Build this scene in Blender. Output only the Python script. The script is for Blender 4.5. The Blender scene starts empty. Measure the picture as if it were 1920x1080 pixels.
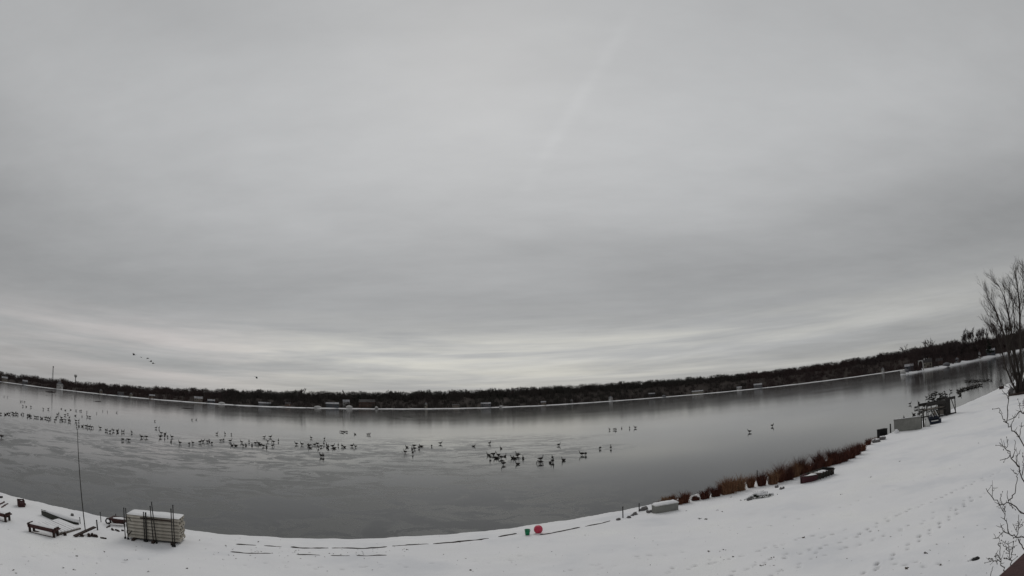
import bpy, math, random
import numpy as np
from mathutils import Vector, Matrix, noise
R = math.radians
random.seed(7); rng = np.random.default_rng(7)
sc = bpy.context.scene
col = sc.collection

# ------------------------------------------------------------------ camera
CAM_H = 7.5; F = 950.0; PITCH = R(12.8); ROLL = R(1.95)
cd = bpy.data.cameras.new('camera'); cam = bpy.data.objects.new('camera', cd); col.objects.link(cam)
cp, sp, cr, sr = math.cos(PITCH), math.sin(PITCH), math.cos(ROLL), math.sin(ROLL)
cx = Vector((cr, sr*sp, -sr*cp)); cy = Vector((sr, -cr*sp, cr*cp)); cf = Vector((0, cp, sp))
cam.matrix_world = Matrix(((cx.x, cy.x, -cf.x, 0), (cx.y, cy.y, -cf.y, 0), (cx.z, cy.z, -cf.z, CAM_H), (0, 0, 0, 1)))
cd.type = 'PANO'; cd.sensor_fit = 'HORIZONTAL'; cd.sensor_width = 36; cd.clip_start = 0.05; cd.clip_end = 8000
pano = cd if hasattr(cd, 'panorama_type') else cd.cycles
pano.panorama_type = 'FISHEYE_LENS_POLYNOMIAL'
pano.fisheye_fov = R(179)
pano.fisheye_polynomial_k0 = 0; pano.fisheye_polynomial_k1 = -(1920/36)/F
pano.fisheye_polynomial_k2 = 0; pano.fisheye_polynomial_k3 = 0; pano.fisheye_polynomial_k4 = 0
sc.camera = cam

# ------------------------------------------------------------------ world, sun, exposure
SUN_EL, SUN_AZ = R(40), R(-4)          # azimuth from +Y towards +X
w = bpy.data.worlds.new('World'); sc.world = w; w.use_nodes = True
nt = w.node_tree; nt.nodes.clear(); N = nt.nodes.new; L = nt.links.new
def math_node(op, a=None, b=None, c=None, clamp=False, tree=None):
    t = tree or next((v.id_data for v in (a, b, c) if hasattr(v, 'id_data')), nt)
    n = t.nodes.new('ShaderNodeMath'); n.operation = op; n.use_clamp = clamp
    for i, v in enumerate((a, b, c)):
        if v is None: continue
        if isinstance(v, (int, float)): n.inputs[i].default_value = v
        else: t.links.new(v, n.inputs[i])
    return n.outputs[0]
def ramp(fac, stops, tree=None, interp='EASE'):
    t = tree or nt
    n = t.nodes.new('ShaderNodeValToRGB'); n.color_ramp.interpolation = interp
    e = n.color_ramp.elements
    while len(e) > 1: e.remove(e[0])
    for i, (p, c) in enumerate(stops):
        el = e[0] if i == 0 else e.new(p)
        el.position = p; el.color = (c, c, c, 1) if isinstance(c, (int, float)) else (*c, 1)
    t.links.new(fac, n.inputs[0]); return n.outputs[0]
def noise_node(vec, scale, detail=4, rough=.5, tree=None, dist=0):
    t = tree or vec.id_data
    n = t.nodes.new('ShaderNodeTexNoise'); n.inputs['Scale'].default_value = scale
    n.inputs['Detail'].default_value = detail; n.inputs['Roughness'].default_value = rough
    n.inputs['Distortion'].default_value = dist
    if vec is not None: t.links.new(vec, n.inputs['Vector'])
    return n.outputs['Fac']
tc = N('ShaderNodeTexCoord'); sep = N('ShaderNodeSeparateXYZ'); L(tc.outputs['Generated'], sep.inputs[0])
dx, dy, dz = sep.outputs
el = math_node('MULTIPLY', math_node('ARCSINE', dz), 2/math.pi)       # 0 horizon .. 1 zenith
zc = math_node('ADD', math_node('MAXIMUM', dz, 0), 0.06)
cmb = N('ShaderNodeCombineXYZ'); L(math_node('DIVIDE', dx, zc), cmb.inputs[0]); L(math_node('DIVIDE', dy, zc), cmb.inputs[1])
mp = N('ShaderNodeMapping'); mp.inputs['Rotation'].default_value[2] = R(-12); mp.inputs['Scale'].default_value = (.55, 1.0, 1); mp.inputs['Location'].default_value = (3.1, 1.7, 0)
L(cmb.outputs[0], mp.inputs[0])
n1 = noise_node(mp.outputs[0], .55, 5, .5, dist=.4)
n2 = noise_node(mp.outputs[0], 2.2, 6, .55)
# a cloud deck seen from below: soft layers by height, broken up by noise
n3 = noise_node(mp.outputs[0], 5.5, 5, .6)
az = math_node('ARCTAN2', dx, dy)
elw = math_node('ADD', el, math_node('MULTIPLY', math_node('SUBTRACT', n1, .5), .07))
base = ramp(elw, [(0.0, .31), (.03, .335), (.06, .37), (.09, .335), (.125, .315), (.17, .35), (.23, .42), (.32, .465), (.45, .43), (.65, .40), (1, .40)])
cs = N('ShaderNodeCombineXYZ'); L(math_node('MULTIPLY', az, 1.1), cs.inputs[0]); L(math_node('MULTIPLY', el, 26), cs.inputs[1])
ns = noise_node(cs.outputs[0], 1.5, 5, .55, dist=.3)                    # long thin streaks low in the sky
low = ramp(el, [(0, .35), (.03, 1), (.065, 1), (.10, .15), (.13, 0), (1, 0)])
front = math_node('POWER', math_node('ADD', .5, math_node('MULTIPLY', math_node('COSINE', math_node('SUBTRACT', az, R(-7))), .5)), 7.0)
gap = math_node('MULTIPLY', math_node('MULTIPLY', low, ramp(ns, [(.36, 0), (.62, 1)])), math_node('ADD', .25, math_node('MULTIPLY', front, .75)))
mod = math_node('ADD', .70, math_node('MULTIPLY', n1, .30))
mod = math_node('ADD', mod, math_node('MULTIPLY', n2, .17))
mod = math_node('ADD', mod, math_node('MULTIPLY', n3, .13))
glow = math_node('ADD', .78, math_node('MULTIPLY', math_node('POWER', math_node('ADD', .5, math_node('MULTIPLY', math_node('COSINE', math_node('SUBTRACT', az, R(-3))), .5)), 3.0), .27))
lum = math_node('MULTIPLY', math_node('MULTIPLY', math_node('ADD', base, math_node('MULTIPLY', gap, .17)), mod), glow)
warm = math_node('MULTIPLY', gap, .9)
# a faded contrail high in front
def _dir(px, py):
    u = px-960; v = 540-py; r = math.hypot(u, v); a = r/F; k = math.sin(a)/r; return cx*(u*k)+cy*(v*k)+cf*math.cos(a)
tA, tB = _dir(1165, 60), _dir(1010, 310); tn = tA.cross(tB).normalized(); tm = (tA+tB).normalized(); td = (tB-tA).normalized()
def dotn(vec):
    n = N('ShaderNodeVectorMath'); n.operation = 'DOT_PRODUCT'; L(tc.outputs['Generated'], n.inputs[0]); n.inputs[1].default_value = vec; return n.outputs['Value']
line = math_node('EXPONENT', math_node('MULTIPLY', math_node('POWER', math_node('DIVIDE', math_node('ABSOLUTE', dotn(tn)), .013), 2.0), -1.0))
along = math_node('EXPONENT', math_node('MULTIPLY', math_node('POWER', math_node('DIVIDE', math_node('ABSOLUTE', dotn(td)), .20), 4.0), -1.0))
trail_f = math_node('MULTIPLY', math_node('MULTIPLY', line, along), math_node('GREATER_THAN', dotn(tm), 0))
lum = math_node('ADD', lum, math_node('MULTIPLY', trail_f, math_node('MULTIPLY', n3, .038)))
tint = N('ShaderNodeMix'); tint.data_type = 'RGBA'; tint.inputs['A'].default_value = (.988, 1, 1.008, 1); tint.inputs['B'].default_value = (1.03, 1.01, .92, 1); L(warm, tint.inputs['Factor'])
pk = N('ShaderNodeMix'); pk.data_type = 'RGBA'; pk.inputs['A'].default_value = (1.08, .985, .95, 1); pk.inputs['B'].default_value = (1.03, 1.01, .92, 1); L(ramp(math_node('ADD', .5, math_node('DIVIDE', az, 6.2832)), [(.38, 0), (.45, 1)]), pk.inputs['Factor']); L(pk.outputs['Result'], tint.inputs['B'])
clouds = N('ShaderNodeMix'); clouds.data_type = 'RGBA'; clouds.blend_type = 'MULTIPLY'; clouds.inputs['Factor'].default_value = 1
lc = N('ShaderNodeCombineColor'); [L(lum, lc.inputs[i]) for i in range(3)]
L(lc.outputs[0], clouds.inputs['A']); L(tint.outputs['Result'], clouds.inputs['B'])
sky = N('ShaderNodeTexSky'); sky.sky_type = 'NISHITA'; sky.sun_disc = False; sky.sun_elevation = SUN_EL; sky.sun_rotation = SUN_AZ
bg1 = N('ShaderNodeBackground'); bg1.inputs['Strength'].default_value = .05; L(sky.outputs[0], bg1.inputs[0])
bg2 = N('ShaderNodeBackground'); bg2.inputs['Strength'].default_value = 1.0; L(clouds.outputs['Result'], bg2.inputs[0])
mx = N('ShaderNodeMixShader'); mx.inputs[0].default_value = .96; L(bg1.outputs[0], mx.inputs[1]); L(bg2.outputs[0], mx.inputs[2])
wo = N('ShaderNodeOutputWorld'); L(mx.outputs[0], wo.inputs[0])

sd = bpy.data.lights.new('sun', 'SUN'); sd.energy = .6; sd.angle = R(30); sd.color = (1, .97, .93)
sun = bpy.data.objects.new('sun', sd); col.objects.link(sun)
sdir = Vector((math.sin(SUN_AZ)*math.cos(SUN_EL), math.cos(SUN_AZ)*math.cos(SUN_EL), math.sin(SUN_EL)))
sun.rotation_euler = sdir.to_track_quat('Z', 'Y').to_euler(); sun.location = (0, 0, 60)

sc.view_settings.view_transform = 'Standard'; sc.view_settings.look = 'None'
sc.view_settings.exposure = 0.12; sc.view_settings.gamma = 1; sc.view_settings.use_curve_mapping = False
sc.render.engine = 'CYCLES'; sc.cycles.use_denoising = True; sc.cycles.max_bounces = 5

# ------------------------------------------------------------------ materials
def mat(name, color, rough=.8, vary=0.0, vscale=3.0, color2=None, bump=0, bscale=30, metallic=0, spec=.3):
    m = bpy.data.materials.new(name); m.use_nodes = True
    t = m.node_tree; b = t.nodes['Principled BSDF']
    b.inputs['Roughness'].default_value = rough; b.inputs['Metallic'].default_value = metallic
    b.inputs['Specular IOR Level'].default_value = spec
    b.inputs['Base Color'].default_value = (*color, 1)
    c = t.nodes.new('ShaderNodeTexCoord')
    if vary or color2:
        f = noise_node(c.outputs['Object'], vscale, 5, .6, t)
        f = ramp(f, [(.32, 0), (.68, 1)], t, 'LINEAR')
        a = color2 or tuple(x*(1-vary) for x in color)
        mm = t.nodes.new('ShaderNodeMix'); mm.data_type = 'RGBA'
        mm.inputs['A'].default_value = (*color, 1); mm.inputs['B'].default_value = (*a, 1)
        t.links.new(f, mm.inputs['Factor']); t.links.new(mm.outputs['Result'], b.inputs['Base Color'])
    if bump:
        f = noise_node(c.outputs['Object'], bscale, 5, .6, t)
        bn = t.nodes.new('ShaderNodeBump'); bn.inputs['Strength'].default_value = bump; bn.inputs['Distance'].default_value = .02
        t.links.new(f, bn.inputs['Height']); t.links.new(bn.outputs[0], b.inputs['Normal'])
    return m
M = {}
M['snow'] = mat('snow_soft', (.80, .80, .81), .95, .06, 1.5, bump=.3, bscale=12, spec=.1)
M['dark_wood'] = mat('dark_wood', (.045, .028, .022), .85, .5, 9, bump=.3, bscale=40)
M['red_wood'] = mat('red_stained_wood', (.075, .030, .028), .7, .5, 7, bump=.3, bscale=40)
M['grey_wood'] = mat('weathered_wood', (.16, .14, .12), .9, .5, 8, bump=.3, bscale=40)
M['post'] = mat('dark_post', (.030, .027, .024), .6, .4, 12)
M['steel'] = mat('galvanised_steel', (.25, .25, .25), .45, .3, 10, metallic=.7)
M['dock'] = mat('weathered_dock_vinyl', (.50, .47, .41), .7, .0, 2.2, color2=(.33, .30, .25), bump=.2, bscale=25)
M['dock_dark'] = mat('dock_joist_shadow_board', (.20, .18, .15), .8, .3, 5)
M['plastic_green'] = mat('green_plastic', (.012, .22, .10), .4, .15, 6)
M['plastic_red'] = mat('red_plastic', (.55, .045, .09), .4, .15, 6)
M['white_plastic'] = mat('white_plastic', (.62, .62, .60), .5, .15, 3)
M['grey_panel'] = mat('grey_panel', (.235, .235, .215), .7, .3, 1.5)
M['blue'] = mat('dark_blue_hull', (.008, .013, .030), .4, .3, 5)
M['red_boat'] = mat('dull_red_hull', (.075, .020, .026), .5, .5, 6)
M['dark_olive'] = mat('dark_olive_hull', (.040, .042, .033), .6, .4, 6)
M['black'] = mat('black_rubber', (.012, .012, .012), .7, .2, 8)
M['goose_body'] = mat('goose_feathers', (.034, .029, .024), .8, .4, 14)
M['goose_black'] = mat('goose_black', (.010, .010, .010), .6)
M['goose_pale'] = mat('goose_pale_feathers', (.12, .11, .10), .9, .2, 10)
M['bark'] = mat('bark', (.055, .045, .040), .95, .5, 6, bump=.5, bscale=20)
M['twig'] = mat('twig', (.060, .050, .042), .9, .4, 8)
M['woods'] = mat('bare_woods', (.060, .050, .050), .95, 0, .012, color2=(.078, .050, .046))
M['woods2'] = mat('bare_woods_olive', (.052, .051, .043), .95, 0, .012, color2=(.068, .053, .051))
M['conifer'] = mat('conifer_needles', (.014, .022, .012), .9, .4, .3)
M['rock'] = mat('boulder', (.20, .19, .19), .9, .5, 5, bump=.5, bscale=15)
M['leaf'] = mat('dead_leaf', (.060, .040, .026), .9, .5, 3)
M['evergreen_low'] = mat('juniper_green', (.030, .042, .028), .9, .5, 5)

def grass_mat():
    m = mat('rust_grass', (.13, .050, .026), .9)
    t = m.node_tree; b = t.nodes['Principled BSDF']
    oi = t.nodes.new('ShaderNodeObjectInfo'); c = t.nodes.new('ShaderNodeTexCoord')
    f = noise_node(c.outputs['Object'], 9, 3, .6, t)
    f = math_node('ADD', math_node('MULTIPLY', f, .7), math_node('MULTIPLY', oi.outputs['Random'], .6), tree=t)
    rr = ramp(f, [(.22, (.030, .012, .010)), (.5, (.078, .026, .017)), (.75, (.125, .048, .025)), (1.02, (.24, .15, .085))], t, 'LINEAR')
    t.links.new(rr, b.inputs['Base Color']); return m
M['rust_grass'] = grass_mat()

def snow_ground_mat():
    m = bpy.data.materials.new('snow_ground'); m.use_nodes = True
    t = m.node_tree; b = t.nodes['Principled BSDF']; b.inputs['Roughness'].default_value = .95; b.inputs['Specular IOR Level'].default_value = .1
    c = t.nodes.new('ShaderNodeTexCoord')
    a = t.nodes.new('ShaderNodeAttribute'); a.attribute_name = 'bare'
    big = noise_node(c.outputs['Object'], .22, 4, .55, t)
    fine = noise_node(c.outputs['Object'], 7, 6, .7, t)
    spk = noise_node(c.outputs['Object'], 16, 3, .6, t)
    # thin snow: grass and soil show through in places
    thin = math_node('MULTIPLY', ramp(big, [(.45, 0), (.75, 1)], t), ramp(spk, [(.56, 0), (.72, 1)], t), tree=t)
    f = math_node('ADD', math_node('MULTIPLY', a.outputs['Fac'], ramp(fine, [(.2, .55), (.6, 1)], t), tree=t), math_node('MULTIPLY', thin, .34), tree=t, clamp=True)
    sn = ramp(big, [(.3, (.72, .728, .75)), (.5, (.80, .80, .81)), (.7, (.83, .83, .825))], t)
    mm = t.nodes.new('ShaderNodeMix'); mm.data_type = 'RGBA'; mm.inputs['B'].default_value = (.036, .031, .023, 1)
    t.links.new(sn, mm.inputs['A']); t.links.new(f, mm.inputs['Factor']); t.links.new(mm.outputs['Result'], b.inputs['Base Color'])
    bn = t.nodes.new('ShaderNodeBump'); bn.inputs['Strength'].default_value = .35; bn.inputs['Distance'].default_value = .04
    t.links.new(math_node('ADD', fine, math_node('MULTIPLY', spk, .4), tree=t), bn.inputs['Height']); t.links.new(bn.outputs[0], b.inputs['Normal'])
    return m
M['snow_ground'] = snow_ground_mat()

def far_land_mat():
    m = bpy.data.materials.new('far_land'); m.use_nodes = True
    t = m.node_tree; b = t.nodes['Principled BSDF']; b.inputs['Roughness'].default_value = .95; b.inputs['Specular IOR Level'].default_value = .1
    a = t.nodes.new('ShaderNodeAttribute'); a.attribute_name = 'bare'
    c = t.nodes.new('ShaderNodeTexCoord'); n = noise_node(c.outputs['Object'], .05, 5, .6, t)
    f = math_node('GREATER_THAN', math_node('ADD', a.outputs['Fac'], math_node('MULTIPLY', math_node('SUBTRACT', n, .5), .9), tree=t), .5, tree=t)
    mm = t.nodes.new('ShaderNodeMix'); mm.data_type = 'RGBA'; mm.inputs['A'].default_value = (.74, .74, .75, 1); mm.inputs['B'].default_value = (.045, .037, .033, 1)
    t.links.new(f, mm.inputs['Factor']); t.links.new(mm.outputs['Result'], b.inputs['Base Color'])
    return m
M['far_land'] = far_land_mat()

def lake_mat():
    m = bpy.data.materials.new('thin_ice'); m.use_nodes = True
    t = m.node_tree; b = t.nodes['Principled BSDF']
    b.inputs['IOR'].default_value = 1.30; b.inputs['Specular IOR Level'].default_value = .5
    c = t.nodes.new('ShaderNodeTexCoord'); o = c.outputs['Object']
    mpn = t.nodes.new('ShaderNodeMapping'); mpn.inputs['Scale'].default_value = (.75, 1, 1); mpn.inputs['Rotation'].default_value[2] = R(-20); t.links.new(o, mpn.inputs[0])
    s = t.nodes.new('ShaderNodeSeparateXYZ'); t.links.new(o, s.inputs[0])
    n_big = noise_node(mpn.outputs[0], .035, 4, .55, t)
    n_mid = noise_node(mpn.outputs[0], .16, 6, .62, t, .8)
    n_pat = noise_node(mpn.outputs[0], .42, 6, .66, t, 1.2)
    # frosted, rotten ice in the bay on the left; clear black ice elsewhere
    side = math_node('ADD', math_node('MULTIPLY', s.outputs[0], -.022), math_node('MULTIPLY', n_big, 1.3), tree=t)
    d = math_node('SQRT', math_node('ADD', math_node('POWER', s.outputs[0], 2, tree=t), math_node('POWER', s.outputs[1], 2, tree=t), tree=t), tree=t)
    near = math_node('SUBTRACT', 1, math_node('MULTIPLY', math_node('SUBTRACT', d, 75, tree=t), .022, tree=t), tree=t, clamp=True)
    frost = math_node('MULTIPLY', ramp(side, [(.30, 0), (.70, 1)], t), near, tree=t)
    blot = ramp(n_mid, [(.43, 0), (.48, .6), (.53, 1)], t)
    dark = ramp(n_pat, [(.52, 0), (.565, 1)], t)
    fm = math_node('MULTIPLY', frost, math_node('SUBTRACT', math_node('ADD', .12, math_node('MULTIPLY', blot, .88), tree=t), math_node('MULTIPLY', dark, .9), tree=t), tree=t, clamp=True)
    mm = t.nodes.new('ShaderNodeMix'); mm.data_type = 'RGBA'; mm.inputs['A'].default_value = (.008, .0082, .0075, 1); mm.inputs['B'].default_value = (.092, .094, .091, 1)
    t.links.new(fm, mm.inputs['Factor']); t.links.new(mm.outputs['Result'], b.inputs['Base Color'])
    ro = math_node('ADD', .055, math_node('MULTIPLY', fm, .20), tree=t)
    t.links.new(math_node('SUBTRACT', .5, math_node('MULTIPLY', fm, .32)), b.inputs['Specular IOR Level'])
    ro = math_node('ADD', ro, math_node('MULTIPLY', n_big, .06), tree=t); t.links.new(ro, b.inputs['Roughness'])
    return m
M['lake'] = lake_mat()
M['open_water'] = mat('open_water', (.008, .008, .009), .03, spec=.4)

# ------------------------------------------------------------------ mesh helpers
class MB:
    def __init__(s): s.v = []; s.f = []; s.m = []
    def add(s, vs, fs, mi=0):
        o = len(s.v); s.v += [tuple(v) for v in vs]; s.f += [tuple(i+o for i in f) for f in fs]; s.m += [mi]*len(fs); return s
    def box(s, c, size, rz=0, mi=0, ry=0, rx=0, taper=1):
        hx, hy, hz = (q/2 for q in size)
        mtx = Matrix.Translation(c) @ Matrix.Rotation(rz, 4, 'Z') @ Matrix.Rotation(ry, 4, 'Y') @ Matrix.Rotation(rx, 4, 'X')
        vs = [mtx @ Vector((x*(taper if z > 0 else 1), y*(taper if z > 0 else 1), z)) for z in (-hz, hz) for x, y in ((-hx, -hy), (hx, -hy), (hx, hy), (-hx, hy))]
        return s.add(vs, [(3, 2, 1, 0), (4, 5, 6, 7), (0, 1, 5, 4), (1, 2, 6, 5), (2, 3, 7, 6), (3, 0, 4, 7)], mi)
    def tube(s, pts, rad, n=6, mi=0, cap=True):
        pts = [Vector(p) for p in pts]
        if isinstance(rad, (int, float)): rad = [rad]*len(pts)
        vs = []
        for i, p in enumerate(pts):
            d = (pts[min(i+1, len(pts)-1)] - pts[max(i-1, 0)]).normalized()
            a = d.cross(Vector((0, 0, 1)) if abs(d.z) < .9 else Vector((1, 0, 0))).normalized(); b2 = d.cross(a)
            for k in range(n):
                q = 2*math.pi*k/n; vs.append(p + (a*math.cos(q) + b2*math.sin(q))*rad[i])
        fs = [(i*n+k, i*n+(k+1) % n, (i+1)*n+(k+1) % n, (i+1)*n+k) for i in range(len(pts)-1) for k in range(n)]
        if cap: fs += [tuple(range(n-1, -1, -1)), tuple(range((len(pts)-1)*n, len(pts)*n))]
        return s.add(vs, fs, mi)
    def loft(s, rings, mi=0, cap=True):
        n = len(rings[0]); vs = [v for r in rings for v in r]
        fs = [(i*n+k, i*n+(k+1) % n, (i+1)*n+(k+1) % n, (i+1)*n+k) for i in range(len(rings)-1) for k in range(n)]
        if cap: fs += [tuple(range(n-1, -1, -1)), tuple(range((len(rings)-1)*n, len(rings)*n))]
        return s.add(vs, fs, mi)
    def blob(s, c, r, mi=0, seed=0, rough=.25, nu=8, nv=6):
        c = Vector(c); rings = []
        for j in range(nv+1):
            th = math.pi*min(max(j/nv, .02), .98); ring = []
            for k in range(nu):
                ph = 2*math.pi*k/nu; d = Vector((math.sin(th)*math.cos(ph), math.sin(th)*math.sin(ph), -math.cos(th)))
                q = 1 + rough*noise.noise(d*1.7 + Vector((seed*3.1, seed*1.3, 0)))*2
                ring.append(c + Vector((d.x*r[0], d.y*r[1], d.z*r[2]))*q)
            rings.append(ring)
        return s.loft(rings, mi)
    def build(s, name, mats, parent=None, smooth=False, loc=None, rz=0):
        me = bpy.data.meshes.new(name); me.from_pydata(s.v, [], s.f)
        for m in (mats if isinstance(mats, (list, tuple)) else [mats]): me.materials.append(M[m])
        me.polygons.foreach_set('material_index', s.m)
        if smooth: me.polygons.foreach_set('use_smooth', [True]*len(s.f))
        me.update(); o = bpy.data.objects.new(name, me); col.objects.link(o)
        if parent: o.parent = parent
        if loc is not None: o.location = loc
        o.rotation_euler.z = rz
        return o
def np_mesh(name, V, Fc, material, smooth=False, attr=None):
    me = bpy.data.meshes.new(name); k = Fc.shape[1]
    me.vertices.add(len(V)); me.vertices.foreach_set('co', V.astype(np.float32).ravel())
    me.loops.add(Fc.size); me.loops.foreach_set('vertex_index', Fc.astype(np.int32).ravel())
    me.polygons.add(len(Fc)); me.polygons.foreach_set('loop_start', np.arange(0, Fc.size, k, dtype=np.int32))
    me.polygons.foreach_set('use_smooth', np.full(len(Fc), smooth))
    me.update(calc_edges=True)
    if attr is not None:
        a = me.attributes.new('bare', 'FLOAT', 'POINT'); a.data.foreach_set('value', attr.astype(np.float32))
    me.materials.append(M[material]); o = bpy.data.objects.new(name, me); col.objects.link(o); return o
def tag(o, label=None, cat=None, group=None, kind=None):
    if label: o['label'] = label
    if cat: o['category'] = cat
    if group: o['group'] = group
    if kind: o['kind'] = kind
    return o
def empty(name, loc=(0, 0, 0), rz=0):
    o = bpy.data.objects.new(name, None); col.objects.link(o); o.location = loc; o.rotation_euler.z = rz; o.empty_display_size = .3; return o

# ------------------------------------------------------------------ where a point of the photograph lies in the place
def ray(px, py):
    u = px-960; v = 540-py; r = math.hypot(u, v) or 1e-6; a = r/F; s = math.sin(a)/r
    return (cx*(u*s) + cy*(v*s) + cf*math.cos(a)).normalized()
CAM = Vector((0, 0, CAM_H))
SHX = np.array([-140, -80, -50, -32.6, -26.8, -22.3, -16.3, -10.6, -6.2, -.5, 4.1, 8.7, 13.1, 17.2, 23.1, 27.9, 34.5, 41.9, 53.1, 63, 83.8, 92.9, 130, 200.])
SHY = np.array([-16, 2, 14, 20.3, 21.8, 22.7, 24.0, 25.6, 27.1, 29.2, 31.1, 33.0, 34.7, 36.2, 38.0, 39.9, 43.2, 47.0, 51.4, 54.6, 62.5, 66.3, 82, 112.])
_gx = np.linspace(-140, 200, 1701); _gy = np.interp(_gx, SHX, SHY); _k = np.hanning(31); _k /= _k.sum()
_gy = np.convolve(np.pad(_gy, 15, 'edge'), _k, 'valid') + .10*np.sin(_gx*1.3) * np.sin(_gx*.37+1) + .05*np.sin(_gx*3.7)
def vnoise(x, y, s, seed=0):
    """smooth value noise in numpy"""
    x = np.asarray(x, float)/s + seed*17.3; y = np.asarray(y, float)/s + seed*9.1
    xi = np.floor(x).astype(np.int64); yi = np.floor(y).astype(np.int64); fx = x-xi; fy = y-yi
    fx = fx*fx*(3-2*fx); fy = fy*fy*(3-2*fy)
    def h(a, b):
        n = (a*374761393 + b*668265263 + seed*982451653) & 0x7fffffff; n = ((n ^ (n >> 13))*1274126177) & 0x7fffffff
        return ((n ^ (n >> 16)) & 0xffff)/65535.
    return (h(xi, yi)*(1-fx)+h(xi+1, yi)*fx)*(1-fy) + (h(xi, yi+1)*(1-fx)+h(xi+1, yi+1)*fx)*fy
COSS = math.cos(math.atan(.42))
def inland(x, y): return (np.interp(x, _gx, _gy) - y)*COSS
def sstep(a, b, x):
    q = np.clip((x-a)/(b-a), 0, 1); return q*q*(3-2*q)
def ground_z(x, y):
    x = np.asarray(x, float); y = np.asarray(y, float); s = inland(x, y)
    z = np.where(s < 0, s*.25, 0) + .15*sstep(0, .45, s) + .024*np.clip(s, 0, None) + .0011*np.clip(s, 0, 45)**2
    mid = np.exp(-((x+4)/16)**2)
    z = z + .07*sstep(1.30, 1.42, s + .2*(vnoise(x, y, 2.3, 3)-.5))*mid + .05*sstep(2.75, 2.9, s + .3*(vnoise(x, y, 3.1, 4)-.5))*mid
    z = z + (.22*(vnoise(x, y, 5.5, 1)-.5) + .11*(vnoise(x, y, 1.9, 2)-.5) + .035*(vnoise(x, y, .6, 5)-.5))*np.clip(s*.5, 0, 1)
    return z
def at(px, py):
    """the spot on the ground (or ice) seen at a pixel"""
    d = ray(px, py); t = np.geomspace(2, 400, 1500)
    P = np.outer(t, d) + np.array(CAM); g = np.maximum(ground_z(P[:, 0], P[:, 1]), 0)
    i = int(np.argmax(P[:, 2] <= g)); i = max(i, 1)
    a = P[i-1, 2]-g[i-1]; b = P[i, 2]-g[i]; q = a/(a-b) if a != b else 0
    p = P[i-1]*(1-q)+P[i]*q
    return Vector((p[0], p[1], max(float(ground_z(p[0], p[1])), 0.)))
def gz(x, y): return max(float(ground_z(x, y)), 0.)
def on_ice(px, py):
    d = ray(px, py); return CAM + d*(CAM_H/max(-d.z, 1e-4))
def P_at(px, py, dist): return CAM + ray(px, py)*dist
def px_per_m(p): return F/(Vector(p)-CAM).length
def facing(p): return -math.atan2(p.x, p.y)      # rz that makes local +X run to the viewer's right

# ------------------------------------------------------------------ near shore
foot = []
def trail(pts, n, dep, jit=.12):
    pts = [at(*p) for p in pts]; seg = [(pts[i], pts[i+1]) for i in range(len(pts)-1)]; tot = sum((b-a).length for a, b in seg)
    for k in range(n):
        q = (k+.5)/n*tot
        for a, b in seg:
            l = (b-a).length
            if q <= l: break
            q -= l
        d = (b-a).normalized(); p = a + d*q; side = Vector((-d.y, d.x, 0))*(.12 if k % 2 else -.12)
        foot.append((p.x+side.x+random.uniform(-jit, jit), p.y+side.y+random.uniform(-jit, jit), math.atan2(d.y, d.x), dep*random.uniform(.5, 1.2)))
trail([(1360, 1079), (1420, 1058), (1500, 1035), (1612, 1004), (1665, 972), (1720, 950), (1800, 916), (1880, 880)], 44, .7)
trail([(1590, 1079), (1617, 1079), (1680, 1040), (1720, 1012), (1775, 975), (1827, 930)], 22, .95, .06)
trail([(1240, 1078), (1330, 1052), (1420, 1033), (1500, 1010), (1590, 992)], 22, .5, .3)
trail([(1640, 1062), (1700, 1058), (1765, 1062)], 6, .5, .2)
trail([(1060, 1075), (1180, 1050), (1300, 1040)], 10, .3, .5)
trail([(1440, 1079), (1530, 1040), (1650, 1010), (1760, 960), (1850, 925)], 26, .5, .25)
trail([(1300, 1000), (1420, 985), (1560, 955), (1700, 905), (1800, 870)], 22, .35, .4)
trail([(400, 1062), (520, 1058), (700, 1062), (860, 1056), (1000, 1045)], 26, .3, .4)
trail([(20, 1040), (140, 1046), (300, 1052)], 12, .35, .4)
azf = np.radians(np.concatenate([np.arange(-180, -63, 3), np.linspace(-63, 63, 800), np.arange(66, 180, 3)]))
rr = np.geomspace(2.2, 190, 620)
A, RR = np.meshgrid(azf, rr, indexing='ij'); X = RR*np.sin(A); Y = RR*np.cos(A)
Z = ground_z(X, Y); S = inland(X, Y)
bare = np.zeros_like(Z)
for fx, fy, fa, dp in foot:
    m_ = (np.abs(X-fx) < .6) & (np.abs(Y-fy) < .6)
    if not m_.any(): continue
    u = (X[m_]-fx)*math.cos(fa)+(Y[m_]-fy)*math.sin(fa); v = -(X[m_]-fx)*math.sin(fa)+(Y[m_]-fy)*math.cos(fa)
    q = np.sqrt((u/.17)**2+(v/.085)**2); g = sstep(1.25, .55, q) if False else 1-sstep(.55, 1.3, q)
    Z[m_] -= .09*g*dp; Z[m_] += .015*np.exp(-((q-1.5)/.3)**2)*dp
    bare[m_] = np.maximum(bare[m_], .85*dp*(1-sstep(.3, .95, q)))
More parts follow.
